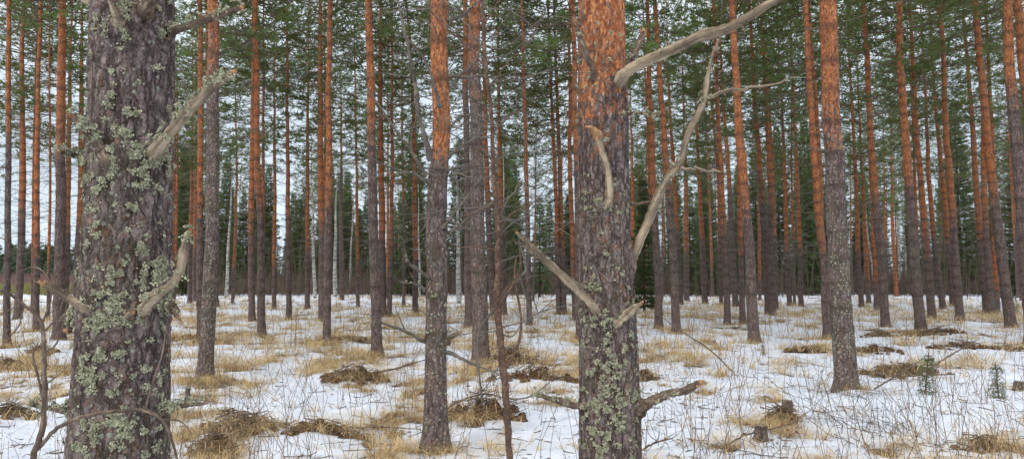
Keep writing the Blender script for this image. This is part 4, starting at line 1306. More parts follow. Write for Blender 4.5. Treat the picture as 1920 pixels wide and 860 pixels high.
# ------------------------------------------------------------------ birches
def build_birch(i, pts, w, label, group):
    rng = np.random.default_rng(3000 + i)
    d = on_ground(*pts[-1])[1]
    Ht = rng.uniform(11, 15)
    zx, xx = stem_axis(pts, d, Ht, rng)
    zs = np.concatenate([np.arange(-.4, Ht, .3)])
    xs = smoothed(zx, xx, zs, .5) + .03 * np.sin(zs * 1.1 + i)
    rs = w / F * d / 2 * np.clip((Ht + .5 - zs) / (Ht - 2), .08, 1.15)
    b = np.array([xs[1], d, float(gh(xs[1], d))])
    root = empty('birch_tree', b, label, 'birch', group)
    mb = MB()
    add_tube(mb, np.stack([xs - b[0], zs * 0, zs], -1), rs, 8, .03, rng=rng)
    link('trunk', mb.mesh('trunk', [MAT['birch']], True), root)
    m2 = MB()
    for k in range(42):
        z = rng.uniform(2.5, Ht - .3)
        az = rng.uniform(0, 6.283)
        l = rng.uniform(.6, 1.6) * (1.15 - z / Ht)
        t = np.linspace(0, 1, 5)
        dv = np.array([math.cos(az) * .7, math.sin(az) * .7, .75])
        P = np.array([np.interp(z, zs, xs) - b[0], 0, z]) + t[:, None] * dv * l
        P[:, 2] -= .35 * l * t ** 2
        add_tube(m2, P, np.linspace(.012, .004, 5), 3, tip=False)
        for s in range(7):
            u = rng.uniform(.3, 1)
            q = np.array([np.interp(u, t, P[:, j]) for j in range(3)])
            e = q + (dv + rng.normal(0, .6, 3)) * l * .3
            add_tube(m2, np.array([q, e]), [.004, .003], 3, tip=False)
    link('crown', m2.mesh('crown', [MAT['twig_far']], False), root)


BI = [([(436, 330), (431, 405), (424, 556)], 6, 'white birch trunk, leftmost of the pale birches, behind the lichen-speckled pine'),
      ([(585, 345), (590, 560)], 6, 'white birch just left of the close trio of orange pines'),
      ([(632, 350), (629, 407), (628, 557)], 7, 'white birch just right of the close trio of orange pines'),
      ([(857, 350), (861, 568)], 8, 'grey-white birch between the sharp-lined pine and the dark stout pine'),
      ([(944, 350), (946, 560)], 4, 'pale thin birch seen right behind the red-brown sapling'),
      ([(784, 350), (787, 556)], 4, 'very thin pale birch just left of the sharp-lined pine'),
      ([(662, 380), (655, 552)], 4, 'thin leaning pale birch left of the grey-footed pine'),
      ([(1505, 370), (1512, 553)], 4, 'thin white birch left of the stout right-hand pine'),
      ([(1680, 340), (1684, 430), (1688, 552)], 7, 'white birch with black marks between two pines in the right wood'),
      ([(1692, 388), (1702, 550)], 4, 'thin white birch immediately right of the black-marked birch'),
      ([(1816, 388), (1834, 550)], 4, 'leaning thin white birch near the right end of the wood'),
      ([(1622, 390), (1640, 552)], 4, 'thin pale birch just right of the stout right-hand pine'),
      ([(726, 380), (727, 555)], 3, 'hair-thin pale birch behind the slim orange pine left of centre'),
      ([(1370, 400), (1372, 553)], 4, 'thin birch among the crowded pines right of the middle'),
      ([(1798, 400), (1812, 551)], 3, 'faint thin birch left of the leaning birch at far right')]
for i, (p, w, lab) in enumerate(BI):
    build_birch(i, p, w, lab, 'birches at the edge of the far wood')

# ------------------------------------------------------------------ filler trees: far pines, spruces
def make_far_pine(seed):
    rng = np.random.default_rng(seed)
    Ht = rng.uniform(16.5, 20)
    zs = np.concatenate([np.arange(-.4, 11, .12), np.arange(11.2, Ht, .6), [Ht]])
    a, p = rng.uniform(.02, .12), rng.uniform(0, 6)
    xs = a * np.sin(zs * .35 + p) - a * math.sin(p)
    ys = a * np.cos(zs * .3 + p) - a * math.cos(p)
    rs = rng.uniform(.085, .125) * np.clip((Ht + 1 - zs) / Ht, .08, 1.2)
    root = empty('pine_tree', (0, 0, 0), 'x', 'pine')
    whorls = list(np.arange(1.2, 11, .42) + rng.normal(0, .05, len(np.arange(1.2, 11, .42))))
    mb = MB()
    trunk_rings(zs, xs, ys, rs, 9, rng.uniform(3, 7), .15, mb, rng, whorls)
    link('trunk', mb.mesh('trunk', [MAT['bark']], True, 'bark'), root)
    m2 = MB()
    ax = lambda q: (np.interp(q, zs, xs), np.interp(q, zs, ys), np.interp(q, zs, rs))
    zc = rng.uniform(6.2, 9.2)
    dead_twigs(m2, ax, [q for q in whorls if q > 2.5], rng, (.2, 1.5), (3, 6), .012)
    tag(link('dead_twigs', m2.mesh('dead_twigs', [MAT['twig']], False), root), kind='stuff')
    cm, chh = CROWNS[seed % len(CROWNS)]
    c = link('crown', cm, root)
    c.location = (ax(zc)[0], ax(zc)[1], zc)
    s = (Ht - zc) / chh
    c.scale = (s, s, s)
    return root


def make_spruce(seed, Ht, z0=.6):
    rng = np.random.default_rng(seed)
    root = empty('spruce_tree', (0, 0, 0), 'x', 'spruce')
    zs = np.linspace(-.4, Ht, 20)
    mb = MB()
    add_tube(mb, np.stack([zs * 0, zs * 0, zs], -1), np.linspace(Ht * .010 + .02, .012, 20), 7)
    link('trunk', mb.mesh('trunk', [MAT['limb']], True), root)
    m2 = MB()
    TP, TD = [], []
    z = z0
    while z < Ht:
        f = z / Ht
        L0 = (Ht * .135) * (1 - f) ** .8 + .12
        nb = rng.integers(4, 7)
        a0 = rng.uniform(0, 6)
        for b in range(nb):
            az = a0 + b * 6.283 / nb + rng.normal(0, .25)
            L = L0 * rng.uniform(.6, 1.15)
            n = 5
            t = np.linspace(0, 1, n)
            P = np.stack([L * t * math.cos(az), L * t * math.sin(az), z + L * (.25 * f - .35 * (1 - f)) * t + .18 * L * t ** 2], -1)
            add_tube(m2, P, np.linspace(.014, .004, n), 3, mi=1, tip=False)
            k = int(max(8, L * 36))
            u = rng.uniform(.15, 1, k)
            q = np.stack([np.interp(u, t, P[:, j]) for j in range(3)], -1)
            side = np.array([-math.sin(az), math.cos(az), 0])
            off = rng.uniform(-1, 1, k) * (.10 + .26 * L * (1 - u) + .05)
            q = q + off[:, None] * side + np.stack([0 * u, 0 * u, -np.abs(off) * .35 - rng.uniform(0, .12, k)], -1)
            dv = np.stack([math.cos(az) + side[0] * off * 2, math.sin(az) + side[1] * off * 2, -.25 + 0 * off], -1)
            TP.append(q); TD.append(dv / np.linalg.norm(dv, axis=1)[:, None])
        z += rng.uniform(.20, .34) * (1 if Ht > 5 else .5)
    tufts(m2, np.concatenate(TP), np.concatenate(TD), rng, 5, .20 if Ht > 5 else .08, .045 if Ht > 5 else .012, .6)
    link('crown', m2.mesh('crown', [MAT['spruce'], MAT['limb']], False), root)
    return root


FP = [make_far_pine(200 + i) for i in range(6)]
SPR = [make_spruce(300 + i, h) for i, h in enumerate((15.0, 12.5, 17.0, 9.0))]
used = set()


def put(protos, k, x, y, s, rz, label, group, lean=0.0):
    p = protos[k]
    if p.name in used:
        o = copy_tree(p)
    else:
        used.add(p.name); o = p
    o.location = (x, y, float(gh(x, y)))
    o.rotation_euler = (lean * math.sin(rz), lean * math.cos(rz), rz)
    o.scale = (s, s, s)
    o['label'] = label
    o['group'] = group
    return o


rng = np.random.default_rng(42)
occ = [(b[0], b[1]) for b in TB]


def free(x, y, r):
    return all((x - a) ** 2 + (y - b) ** 2 > r * r for a, b in occ)


cnt = 0
tries = 0
while cnt < 125 and tries < 9000:      # far pines
    tries += 1
    y = rng.uniform(38, 112)
    px = rng.uniform(-700, 2650)
    x = (px - 960) / F * y
    if px < 330 and (px > -350):
        if not (px > 170 and y < 100) and not (y < 44 and rng.uniform() < .3):
            continue
    if not free(x, y, 2.3):
        continue
    # do not stand straight in front of nearer traced gaps: keep mid-range ones sparse
    if y < 55 and rng.uniform() < .55:
        continue
    put(FP, int(rng.integers(0, 6)), x, y, rng.uniform(.85, 1.08), rng.uniform(0, 6.28), 'slender pine with a ragged dark crown deep in the far wood', 'pines of the far wood', rng.normal(0, .015))
    occ.append((x, y)); cnt += 1
# pines beside the frame and to the far sides at middle distance
cnt = 0
while cnt < 14:
    y = rng.uniform(9, 38)
    px = rng.choice([rng.uniform(-900, -90), rng.uniform(2030, 2800)])
    x = (px - 960) / F * y
    if not free(x, y, 2.0):
        continue
    put(FP, int(rng.integers(0, 6)), x, y, rng.uniform(.9, 1.1), rng.uniform(0, 6.28), 'pine standing just outside the view', 'pines beside the view', rng.normal(0, .02))
    occ.append((x, y)); cnt += 1
cnt = 0
while cnt < 225:      # spruces closing the wood
    y = rng.uniform(66, 122)
    px = rng.uniform(-900, 2800)
    if -500 < px < 330 and not (px > 200 and y < 95):
        continue
    x = (px - 960) / F * y
    if not free(x, y, 1.5):
        continue
    put(SPR, int(rng.integers(0, 4)), x, y, rng.uniform(.75, 1.15), rng.uniform(0, 6.28), 'dark spruce with drooping boughs closing the far wood', 'spruces of the far wood')
    occ.append((x, y)); cnt += 1
# a few traced spruces
for px, y, hgt, k, lab in [(1012, 62, 8.5, 3, 'bright green spruce in the gap left of the big middle pine'), (1207, 34, 6.2, 3, 'narrow dark spruce right behind the big middle pine'),
                           (650, 75, 12, 0, 'dark pointed spruce right of the close trio of orange pines'), (455, 80, 11, 1, 'broad dark spruce behind the leftmost birch'), (1030, 80, 10, 1, 'spruce behind the pair of thin pines left of the middle giant'),
                           (900, 70, 8, 3, 'low spruce behind the stout dark pine')]:
    x = (px - 960) / F * y
    put(SPR, k, x, y, hgt / (15.0, 12.5, 17.0, 9.0)[k], 1.0 + px, lab, 'spruces of the far wood')

# ------------------------------------------------------------------ thicket of bare stems in front of and inside the far wood (uncountable)
mb = MB()
rng = np.random.default_rng(9)
n = 4200
Yt = rng.uniform(56, 100, n)
PX = rng.uniform(-500, 2500, n)
keep = (PX > 300) | (PX < -300)
Yt, PX = Yt[keep], PX[keep]
for y, px in zip(Yt, PX):
    x = (px - 960) / F * y
    h = rng.uniform(.8, 4.8) if rng.uniform() < .8 else rng.uniform(4, 8)
    a = rng.normal(0, .09, 2)
    r = .006 + .0035 * h
    P = np.array([[x, y, -.1], [x + a[0] * h * .4, y + a[1] * h * .4, h * .5], [x + a[0] * h, y + a[1] * h, h]])
    add_tube(mb, P, [r, r * .75, r * .3], 3, tip=False)
    for s in range(int(2 + h * 1.3)):
        u = rng.uniform(.25, .95)
        q = P[0] * (1 - u) + P[2] * u
        e = q + np.array([rng.normal(0, .35), rng.normal(0, .35), rng.uniform(.15, .6)]) * (.25 + h * .14)
        add_tube(mb, np.array([q, e]), [.007, .005], 3, tip=False)
tag(link('thicket', mb.mesh('thicket', [MAT['twig_far']], False)), 'grey-brown thicket of leafless undergrowth stems across the far wood', 'thicket', kind='stuff')

# low dark brush at the wood's floor line + far left field
def brush(name, label, cat, region, n, hr, mat, wd, seed, k=7):
    rng = np.random.default_rng(seed)
    mb = MB()
    x0, x1, y0, y1 = region
    Y = rng.uniform(y0, y1, n)
    PXs = rng.uniform(x0, x1, n)
    X = (PXs - 960) / F * Y
    H = rng.uniform(*hr, n)
    P = np.repeat(np.stack([X, Y, 0 * X], -1), k, 0)
    hh = np.repeat(H, k) * rng.uniform(.4, 1, n * k)
    D = np.stack([rng.normal(0, .32, n * k), rng.normal(0, .32, n * k), np.ones(n * k)], -1) * hh[:, None]
    s = np.stack([np.ones(n * k), rng.normal(0, .3, n * k), np.zeros(n * k)], -1) * wd
    z0 = rng.uniform(0, .35, n * k)[:, None] * D
    V = np.stack([P + z0 - s, P + z0 + s, P + D], 1).reshape(-1, 3)
    mb.add(V, np.arange(n * k)[:, None] * 3 + np.array([[0, 1, 2]]))
    tag(link(name, mb.mesh(name, [MAT[mat]], False)), label, cat, kind='stuff')


brush('undergrowth', 'low brown undergrowth along the edge of the far wood', 'undergrowth', (300, 2700, 66, 108), 21000, (.8, 3.6), 'twig_far', .018, 1)
brush('heather_scrub', 'reddish brown scrub across the open ground at far left', 'scrub', (-500, 330, 105, 150), 5200, (1.2, 3.4), 'heather', .035, 2)
brush('green_scrub', 'low yellow-green scrub in front of the reddish scrub at far left', 'scrub', (-500, 330, 66, 95), 3600, (.5, 1.5), 'meadow', .03, 3)

# far wood behind the open ground (reads as one mass)
mb = MB()
rng = np.random.default_rng(21)
TP, TD = [], []
for k in range(520):
    y = rng.uniform(205, 260)
    px = rng.uniform(-900, 420)
    x = (px - 960) / F * y
    h = rng.uniform(6.5, 12.5)
    m_ = 60
    f = rng.uniform(0, 1, m_) ** .8
    rad_ = (1 - f) ** .8 * 1.9 + .2
    a = rng.uniform(0, 6.283, m_)
    TP.append(np.stack([x + rad_ * np.cos(a) * rng.uniform(.3, 1, m_), y + rad_ * np.sin(a), f * h], -1))
    TD.append(np.stack([np.cos(a), np.sin(a), 0 * a - .2], -1))
tufts(mb, np.concatenate(TP), np.concatenate(TD), rng, 4, 1.1, .55, .8)
tag(link('far_wood', mb.mesh('far_wood', [MAT['farwood']], False)), 'dark green line of wood on the horizon beyond the open ground at left', 'forest', kind='stuff')

# ------------------------------------------------------------------ grass
def blades(mb, X, Y, Lr, wr, rng, lean=.9, seg=3, up=.75, zoff=0.0):
    n = len(X)
    Z = gh(X, Y) - .01 + zoff
    az = rng.uniform(0, 6.283, n)
    L = rng.uniform(*Lr, n)
    d0 = np.stack([np.cos(az) * .35, np.sin(az) * .35, np.full(n, up)], -1)
    droop = rng.uniform(.35, 1.0, n) * lean
    t = np.linspace(0, 1, seg + 1)
    side = np.stack([-np.sin(az + rng.normal(0, .7, n)), np.cos(az), 0 * az], -1)
    w = rng.uniform(*wr, n)
    pts = []
    for i, s in enumerate(t):
        p = np.stack([X, Y, Z], -1) + d0 * (L * s)[:, None]
        p[:, :2] += (np.stack([np.cos(az), np.sin(az)], -1) * (L * droop * s ** 2)[:, None])
        p[:, 2] -= L * droop * .75 * s ** 2.2
        ww = w * (1 - s * .85)
        pts += [p - side * ww[:, None] * .5, p + side * ww[:, None] * .5]
    V = np.stack(pts, 1)
    m_ = 2 * (seg + 1)
    f = np.array([[2 * i, 2 * i + 1, 2 * i + 3, 2 * i + 2] for i in range(seg)])
    mb.add(V.reshape(-1, 3), (np.arange(n)[:, None, None] * m_ + f[None]).reshape(-1, 4))


rng = np.random.default_rng(31)
mb = MB()
n = 42000
yy = np.exp(rng.uniform(math.log(3.0), math.log(68), n))
xx = rng.uniform(-.86, .86, n) * yy
dens = melt_at(xx, yy)
dens = dens + (fbm(xx * 1.3, yy * 1.3, 7, 3) - .5) * .9
p = smoothstep(.10, .62, dens + .16 * np.clip((yy - 10) / 8, 0, 1) * np.clip((60 - yy) / 20, 0, 1)) * .85 + .035
keep = rng.uniform(0, 1, n) < p
cx, cy = xx[keep], yy[keep]
for (lo, hi, kk_, lr, wr, sp_) in [(0, 12, 12, (.12, .42), (.003, .007), .028), (12, 26, 10, (.22, .55), (.007, .013), .05), (26, 80, 8, (.35, .75), (.014, .026), .14)]:
    s = (cy >= lo) & (cy < hi)
    X = np.repeat(cx[s], kk_) + rng.normal(0, sp_, s.sum() * kk_)
    Y = np.repeat(cy[s], kk_) + rng.normal(0, sp_, s.sum() * kk_)
    blades(mb, X, Y, lr, wr, rng, 1.0)
# more open sprinkling of single lying blades
n = 9000
yy = np.exp(rng.uniform(math.log(3.2), math.log(30), n)); xx = rng.uniform(-.82, .82, n) * yy
blades(mb, xx, yy, (.12, .35), (.0025, .006), rng, 1.3, up=.4)
grass = tag(link('dry_grass', mb.mesh('dry_grass', [MAT['straw']], False)), 'straw-coloured dry grass poking through the patchy snow', 'grass', kind='stuff')

# thin upright stalks
mb = MB()
n = 5600
yy = np.exp(rng.uniform(math.log(3.0), math.log(45), n)); xx = rng.uniform(-.82, .82, n) * yy
keep = rng.uniform(0, 1, n) < .12 + .88 * smoothstep(.42, .62, fbm(xx * .8, yy * .8, 12, 3))
for x, y in zip(xx[keep], yy[keep]):
    h = rng.uniform(.18, .5) if rng.uniform() < .6 else rng.uniform(.5, 1.05)
    z = float(gh(x, y)) - .02
    a = rng.normal(0, .16, 2)
    r = .0018 + .00016 * y
    c = rng.normal(0, .07, 2)
    P = np.array([[x, y, z], [x + a[0] * h * .5 + c[0], y + a[1] * h * .5 + c[1], z + h * .55], [x + a[0] * h, y + a[1] * h, z + h]])
    add_tube(mb, P, [r, r * .8, r * .5], 3, tip=False)
    if rng.uniform() < .4:
        for s in range(rng.integers(1, 5)):
            u = rng.uniform(.35, .95)
            q = P[1] * (1 - u) + P[2] * u
            e = q + np.array([rng.normal(0, .5), rng.normal(0, .5), rng.uniform(.2, .8)]) * h * .22
            add_tube(mb, np.array([q, e]), [r * .6, r * .4], 3, tip=False)
tag(link('dry_stalks', mb.mesh('dry_stalks', [MAT['stalk']], False)), 'thin brown dry stalks and shoots standing out of the snow', 'stalks', kind='stuff')

# ------------------------------------------------------------------ litter strewn: twigs on the snow (uncountable)
mb = MB()
n = 3200
yy = np.exp(rng.uniform(math.log(3.2), math.log(26), n)); xx = rng.uniform(-.8, .8, n) * yy
for x, y in zip(xx, yy):
    l = rng.uniform(.04, .32)
    az = rng.uniform(0, 6.28)
    z = float(gh(x, y)) + .004
    t = np.linspace(-.5, .5, 4)[:, None]
    P = np.array([x, y, z]) + t * l * np.array([math.cos(az), math.sin(az), rng.uniform(-.1, .25)]) + rng.normal(0, .02, (4, 3)) * l
    add_tube(mb, P, rng.uniform(.002, .0055), 4, tip=False)
tag(link('fallen_twigs', mb.mesh('fallen_twigs', [MAT['twig']], False)), 'small fallen twigs strewn over the snow', 'twigs', kind='stuff')

mb = MB()
n = 9000
yy = np.exp(rng.uniform(math.log(3.2), math.log(24), n)); xx = rng.uniform(-.8, .8, n) * yy
cl_ = fbm(xx * 1.7, yy * 1.7, 14, 3) > .47
xx, yy = xx[cl_], yy[cl_]
n = len(xx)
zz = gh(xx, yy)
az = rng.uniform(0, 6.283, n); s_ = rng.uniform(.005, .020, n); ti = rng.normal(0, .35, (n, 2))
V = []
for k, (u, v) in enumerate(((-1, -.1), (-.1, -.6), (1, 0), (.1, .55))):
    dx = s_ * (u * np.cos(az) - v * np.sin(az)); dy = s_ * (u * np.sin(az) + v * np.cos(az))
    V.append(np.stack([xx + dx, yy + dy, zz + .006 + np.abs(dx * ti[:, 0] + dy * ti[:, 1])], -1))
mb.add(np.stack(V, 1).reshape(-1, 3), np.arange(n)[:, None] * 4 + np.arange(4)[None])
tag(link('leaf_litter', mb.mesh('leaf_litter', [MAT['litter']], False)), 'brown fallen leaves and bark flakes scattered on the snow', 'litter', kind='stuff')

# ------------------------------------------------------------------ mounds of brushwood / tussocks : things
def litter_mound(px, py, a, b, label, kindname, seed, straw=.5, sticks=12, h=.09):
    rng = np.random.default_rng(seed)
    g = on_ground(px, py)
    z0 = float(gh(g[0], g[1]))
    root = empty(kindname, (g[0], g[1], z0), label, 'brushwood' if kindname == 'brushwood_pile' else 'tussock', 'brushwood piles and tussocks in the snow')
    loc = np.array([g[0], g[1], 0])
    mb = MB()
    # dark ragged clods
    m_ = int(120 * (a + b) / .8)
    for k in range(m_):
        an, rr = rng.uniform(0, 6.283), rng.uniform(0, 1) ** .7
        x, y = g[0] + a * rr * math.cos(an), g[1] + b * rr * math.sin(an)
        zz = float(gh(x, y)) - .01
        if fbm(x * 6, y * 7, 1, 3) < .50: continue
        s = rng.uniform(.02, .06)
        hh = rng.uniform(.3, 1.0) * min(h, .2) * (1 - rr * .6)
        base = rng.uniform(0, 6.28, 1)
        aa = np.linspace(0, 6.283, 6, endpoint=False) + base
        ring = np.stack([x + s * rng.uniform(.6, 1.5, 6) * np.cos(aa) * 1.4, y + s * rng.uniform(.6, 1.3, 6) * np.sin(aa), np.full(6, zz)], -1)
        ring2 = ring.copy(); ring2[:, :2] = (ring[:, :2] - [x, y]) * .65 + [x, y]; ring2[:, 2] += hh * rng.uniform(.5, 1, 6)
        top = np.array([[x + rng.normal(0, .01), y, zz + hh * 1.1]])
        V = np.concatenate([ring, ring2, top]) - loc - [0, 0, z0]
        j = np.arange(6); k2 = (j + 1) % 6
        mb.add(V, np.stack([j, k2, k2 + 6, j + 6], -1))
        mb.add(V, np.stack([j + 6, k2 + 6, np.full(6, 12)], -1))
    tag(link('litter', mb.mesh('litter', [MAT['litter']], False), root), kind='stuff')
    # twigs and sticks
    mb = MB()
    for k in range(sticks * 3):
        an, rr = rng.uniform(0, 6.283), rng.uniform(0, .9)
        x, y = g[0] + a * rr * math.cos(an), g[1] + b * rr * math.sin(an)
        l = rng.uniform(.12, .5) * (a + .3)
        az = rng.normal(0, .9)
        tilt = .35 if h < .2 else .9
        z = float(gh(x, y)) + rng.uniform(.02, h) * (1 - rr * .7)
        t = np.linspace(-.5, .5, 5)[:, None]
        P = np.array([x, y, z]) + t * l * np.array([math.cos(az), math.sin(az), rng.uniform(-.25, tilt)]) + rng.normal(0, .05, (5, 3)) * l
        add_tube(mb, P - loc - [0, 0, z0], np.linspace(1, .5, 5) * rng.uniform(.003, .008), 4, tip=False)
    tag(link('twigs', mb.mesh('twigs', [MAT['deadbark']], False, 'grain'), root), kind='stuff')
    if straw > 0:
        mb = MB()
        k = int(straw * 360 * (a + .2))
        X = g[0] + rng.normal(0, a * .55, k); Y = g[1] + rng.normal(0, b * .6, k)
        wmul = 1 + g[1] / 14
        q_ = fbm(X * 6, Y * 6, 4, 3) > .51
        X, Y = X[q_], Y[q_]
        blades(mb, X, Y, (.16, .5), (.003 * wmul, .006 * wmul), rng, 1.0, up=.8, zoff=h * .3)
        V = mb.v[0]; V -= loc + [0, 0, z0]
        tag(link('grass', mb.mesh('grass', [MAT['straw']], False), root), kind='stuff')
    return root


ML = ['brown brushwood patch in the snow right of the grey-footed pine', 'largest dark brushwood heap with straw, beside the red-brown sapling left of the middle pine',
      'dark litter heap close to the foot of the sharp-lined pine', 'long straw and litter tussock at the bottom, left of the sharp-lined pine', 'brown tussock at the bottom between the biggest pine and the long tussock',
      'small brown tussock at the bottom edge right of the biggest pine', 'dark tussock at the left edge near the bottom', 'flat brown patch at the left edge beside the bare shrub',
      'dark tussock fringed with straw in the bottom right corner', 'big yellow grass tussock at the right edge', 'brown brushwood patch right behind the stout right-hand pine', 'long dark branch heap below the leaning right pine',
      'small brown root clump between the stout right pine and its neighbour', 'broad straw tussock left of the grey-footed pine', 'small dark litter clump just left of the long bottom tussock',
      'straw and brown patch left of the stout right-hand pine', 'brown twiggy heap just behind the largest brushwood heap', 'small dark clod by the red-leaved bush', 'straw tussock left of the lichen-speckled pine',
      'thin line of brush right of the leaning right pine', 'flat dark brushwood strip right of the stout right-hand pine', 'small straw patch at the right foot of the middle giant', 'small brown clump left of the biggest pine', 'straw patch hidden close behind the biggest pine']
for i, (mm, lab) in enumerate(zip(MOUNDS, ML)):
    px, py, a, b, _ = mm
    st = {9: 1.4, 13: 1.2, 3: .85, 18: 1.2, 15: .9, 8: .9, 21: 1.0, 23: 1.0}.get(i, .16)
    litter_mound(px, py, a, b, lab, 'grass_tussock' if st > .8 else 'brushwood_pile', 700 + i, st, 8 if st > .8 else 22, .10 if st > .8 else (.30 if i in (1, 2, 16) else .15))

# grass tussocks, one prototype per kind copied about
def make_tuss(seed, k=170, s=.13):
    rng = np.random.default_rng(seed)
    mb = MB()
    X = rng.normal(0, s * .5, k); Y = rng.normal(0, s * .5, k)
    blades(mb, X, Y, (.14, .42), (.004, .008), rng, 1.15, up=.62)
    V = mb.v[0]; V[:, 2] -= float(gh(0, 0))
    return mb.mesh('grass_tussock', [MAT['straw']], False)


TU = [make_tuss(50 + i, (150, 220, 110)[i], (.12, .17, .09)[i]) for i in range(3)]
rng = np.random.default_rng(64)
c = 0
feet = [(b[0], b[1]) for b in TB if b[1] < 34]
for bx, by in feet:
    for k in range(2):
        a = rng.uniform(3.4, 6.0)
        r = .13 + .02 * rng.uniform()
        x, y = bx + r * math.cos(a) * 1.2, by + r * math.sin(a)
        if y < 4.6: continue
        o = link('grass_tussock', TU[c % 3]); c += 1
        s = rng.uniform(.55, .95)
        o.location = (x, y, float(gh(x, y)) - .01); o.scale = (s, s, s * rng.uniform(.8, 1.2)); o.rotation_euler = (0, 0, rng.uniform(0, 6.28))
        tag(o, 'small straw tussock growing against the foot of a pine', 'tussock', 'grass tussocks at the feet of the pines')
k = 0
while k < 110:
    y = math.exp(rng.uniform(math.log(5), math.log(40))); x = rng.uniform(-.75, .75) * y
    if float(melt_at(x, y)) < .12 or (x > .2 * y and rng.uniform() < .4): continue
    o = link('grass_tussock', TU[c % 3]); c += 1; k += 1
    s = rng.uniform(.6, 1.3)
    o.location = (x, y, float(gh(x, y)) - .01); o.scale = (s, s, s); o.rotation_euler = (0, 0, rng.uniform(0, 6.28))
    tag(o, 'loose straw tussock standing free in the patchy snow', 'tussock', 'free-standing grass tussocks')

# ------------------------------------------------------------------ sticks, stumps, young plants
def stick(name, label, pts, rad, mat='deadbark', cat='branch', twigs=4, seed=1):
    """pts: (px,py,height above ground) laid on the ground"""
    rng = np.random.default_rng(seed)
    Q = []
    for a, b, h in pts:
        g = on_ground(a, b, h)
        Q.append([g[0], g[1], h + (float(gh(g[0], g[1])) if h < .3 else 0)])
    Q = np.array(Q)
    base = Q[0] * 1
    P = smooth_path(Q, 8 * len(Q))
    n = len(P)
    root = empty(name, base, label, cat)
    rr = np.interp(np.linspace(0, 1, n), np.linspace(0, 1, len(rad)), rad)
    P[1:] += rng.normal(0, .3, (n - 1, 3)) * rr[1:, None]
    mb = MB()
    add_tube(mb, P - base, rr, 7, .08, rng=rng)
    link('stem', mb.mesh('stem', [MAT[mat]], True, 'grain'), root)
    for k in range(twigs):
        i = rng.integers(n // 4, n - 1)
        dv = P[min(i + 3, n - 1)] - P[i - 2]; dv /= np.linalg.norm(dv)
        e = P[i] + (dv * .8 + rng.normal(0, .6, 3) * [1, 1, .6] + [0, 0, .25]) * rng.uniform(.12, .4)
        e[2] = max(e[2], base[2] * 0 + float(gh(e[0], e[1])) + .01)
        m2 = MB()
        md = (P[i] + e) / 2 + rng.normal(0, .02, 3)
        add_tube(m2, smooth_path([P[i], md, e], 8) - base, np.linspace(rr[i] * .6, rr[i] * .2, 8), 5, .05, rng=rng)
        link('twig', m2.mesh('twig', [MAT[mat]], True, 'grain'), root)
    return root


stick('fallen_branch', 'long thin dead branch slanting down to the snow right of the middle giant', [(1372, 690, .02), (1330, 655, .25), (1270, 615, .45), (1215, 575, .6)], [.014, .013, .010, .006], seed=1, twigs=3)
stick('fallen_branch', 'crooked dark branch lying in the snow at lower right of the middle giant', [(1190, 858, .03), (1225, 840, .06), (1262, 826, .08)], [.010, .009, .005], seed=2)
stick('fallen_branch', 'long arched dead twig lying at the bottom right beside the bush', [(1350, 842, .02), (1400, 822, .05), (1470, 800, .08), (1520, 770, .15)], [.009, .008, .006, .003], seed=3, twigs=6)
stick('fallen_branch', 'dark branch lying in the snow below the stout right-hand pine', [(1745, 690, .03), (1790, 665, .15), (1830, 640, .3)], [.020, .014, .006], seed=4)
stick('fallen_branch', 'broken grey branch on the snow right of the sharp-lined pine', [(845, 750, .03), (905, 735, .1), (985, 742, .12), (1050, 700, .2)], [.014, .012, .010, .005], seed=5, twigs=7)
stick('fallen_branch', 'thin reddish branch lying left of the sharp-lined pine at the bottom', [(660, 795, .02), (720, 790, .03), (790, 788, .03)], [.008, .007, .005], seed=6, twigs=2)
stick('fallen_branch', 'dark curved branch in the snow left of the sharp-lined pine', [(710, 700, .05), (760, 688, .12), (800, 675, .2)], [.02, .014, .006], seed=7, twigs=5)
stick('fallen_branch', 'flat dark branch lying between bottom tussocks right of the biggest pine', [(400, 785, .03), (435, 805, .05), (470, 785, .12)], [.016, .014, .007], seed=8, twigs=5)
stick('fallen_branch', 'dark fallen stem crossing the snow below the right wood', [(1590, 690, .03), (1680, 702, .05), (1790, 700, .05)], [.02, .018, .010], seed=9, twigs=8)
stick('fallen_branch', 'tilted dead branch near the right edge of the snow', [(1640, 735, .03), (1700, 690, .25), (1740, 665, .35)], [.012, .010, .004], seed=10, twigs=5)


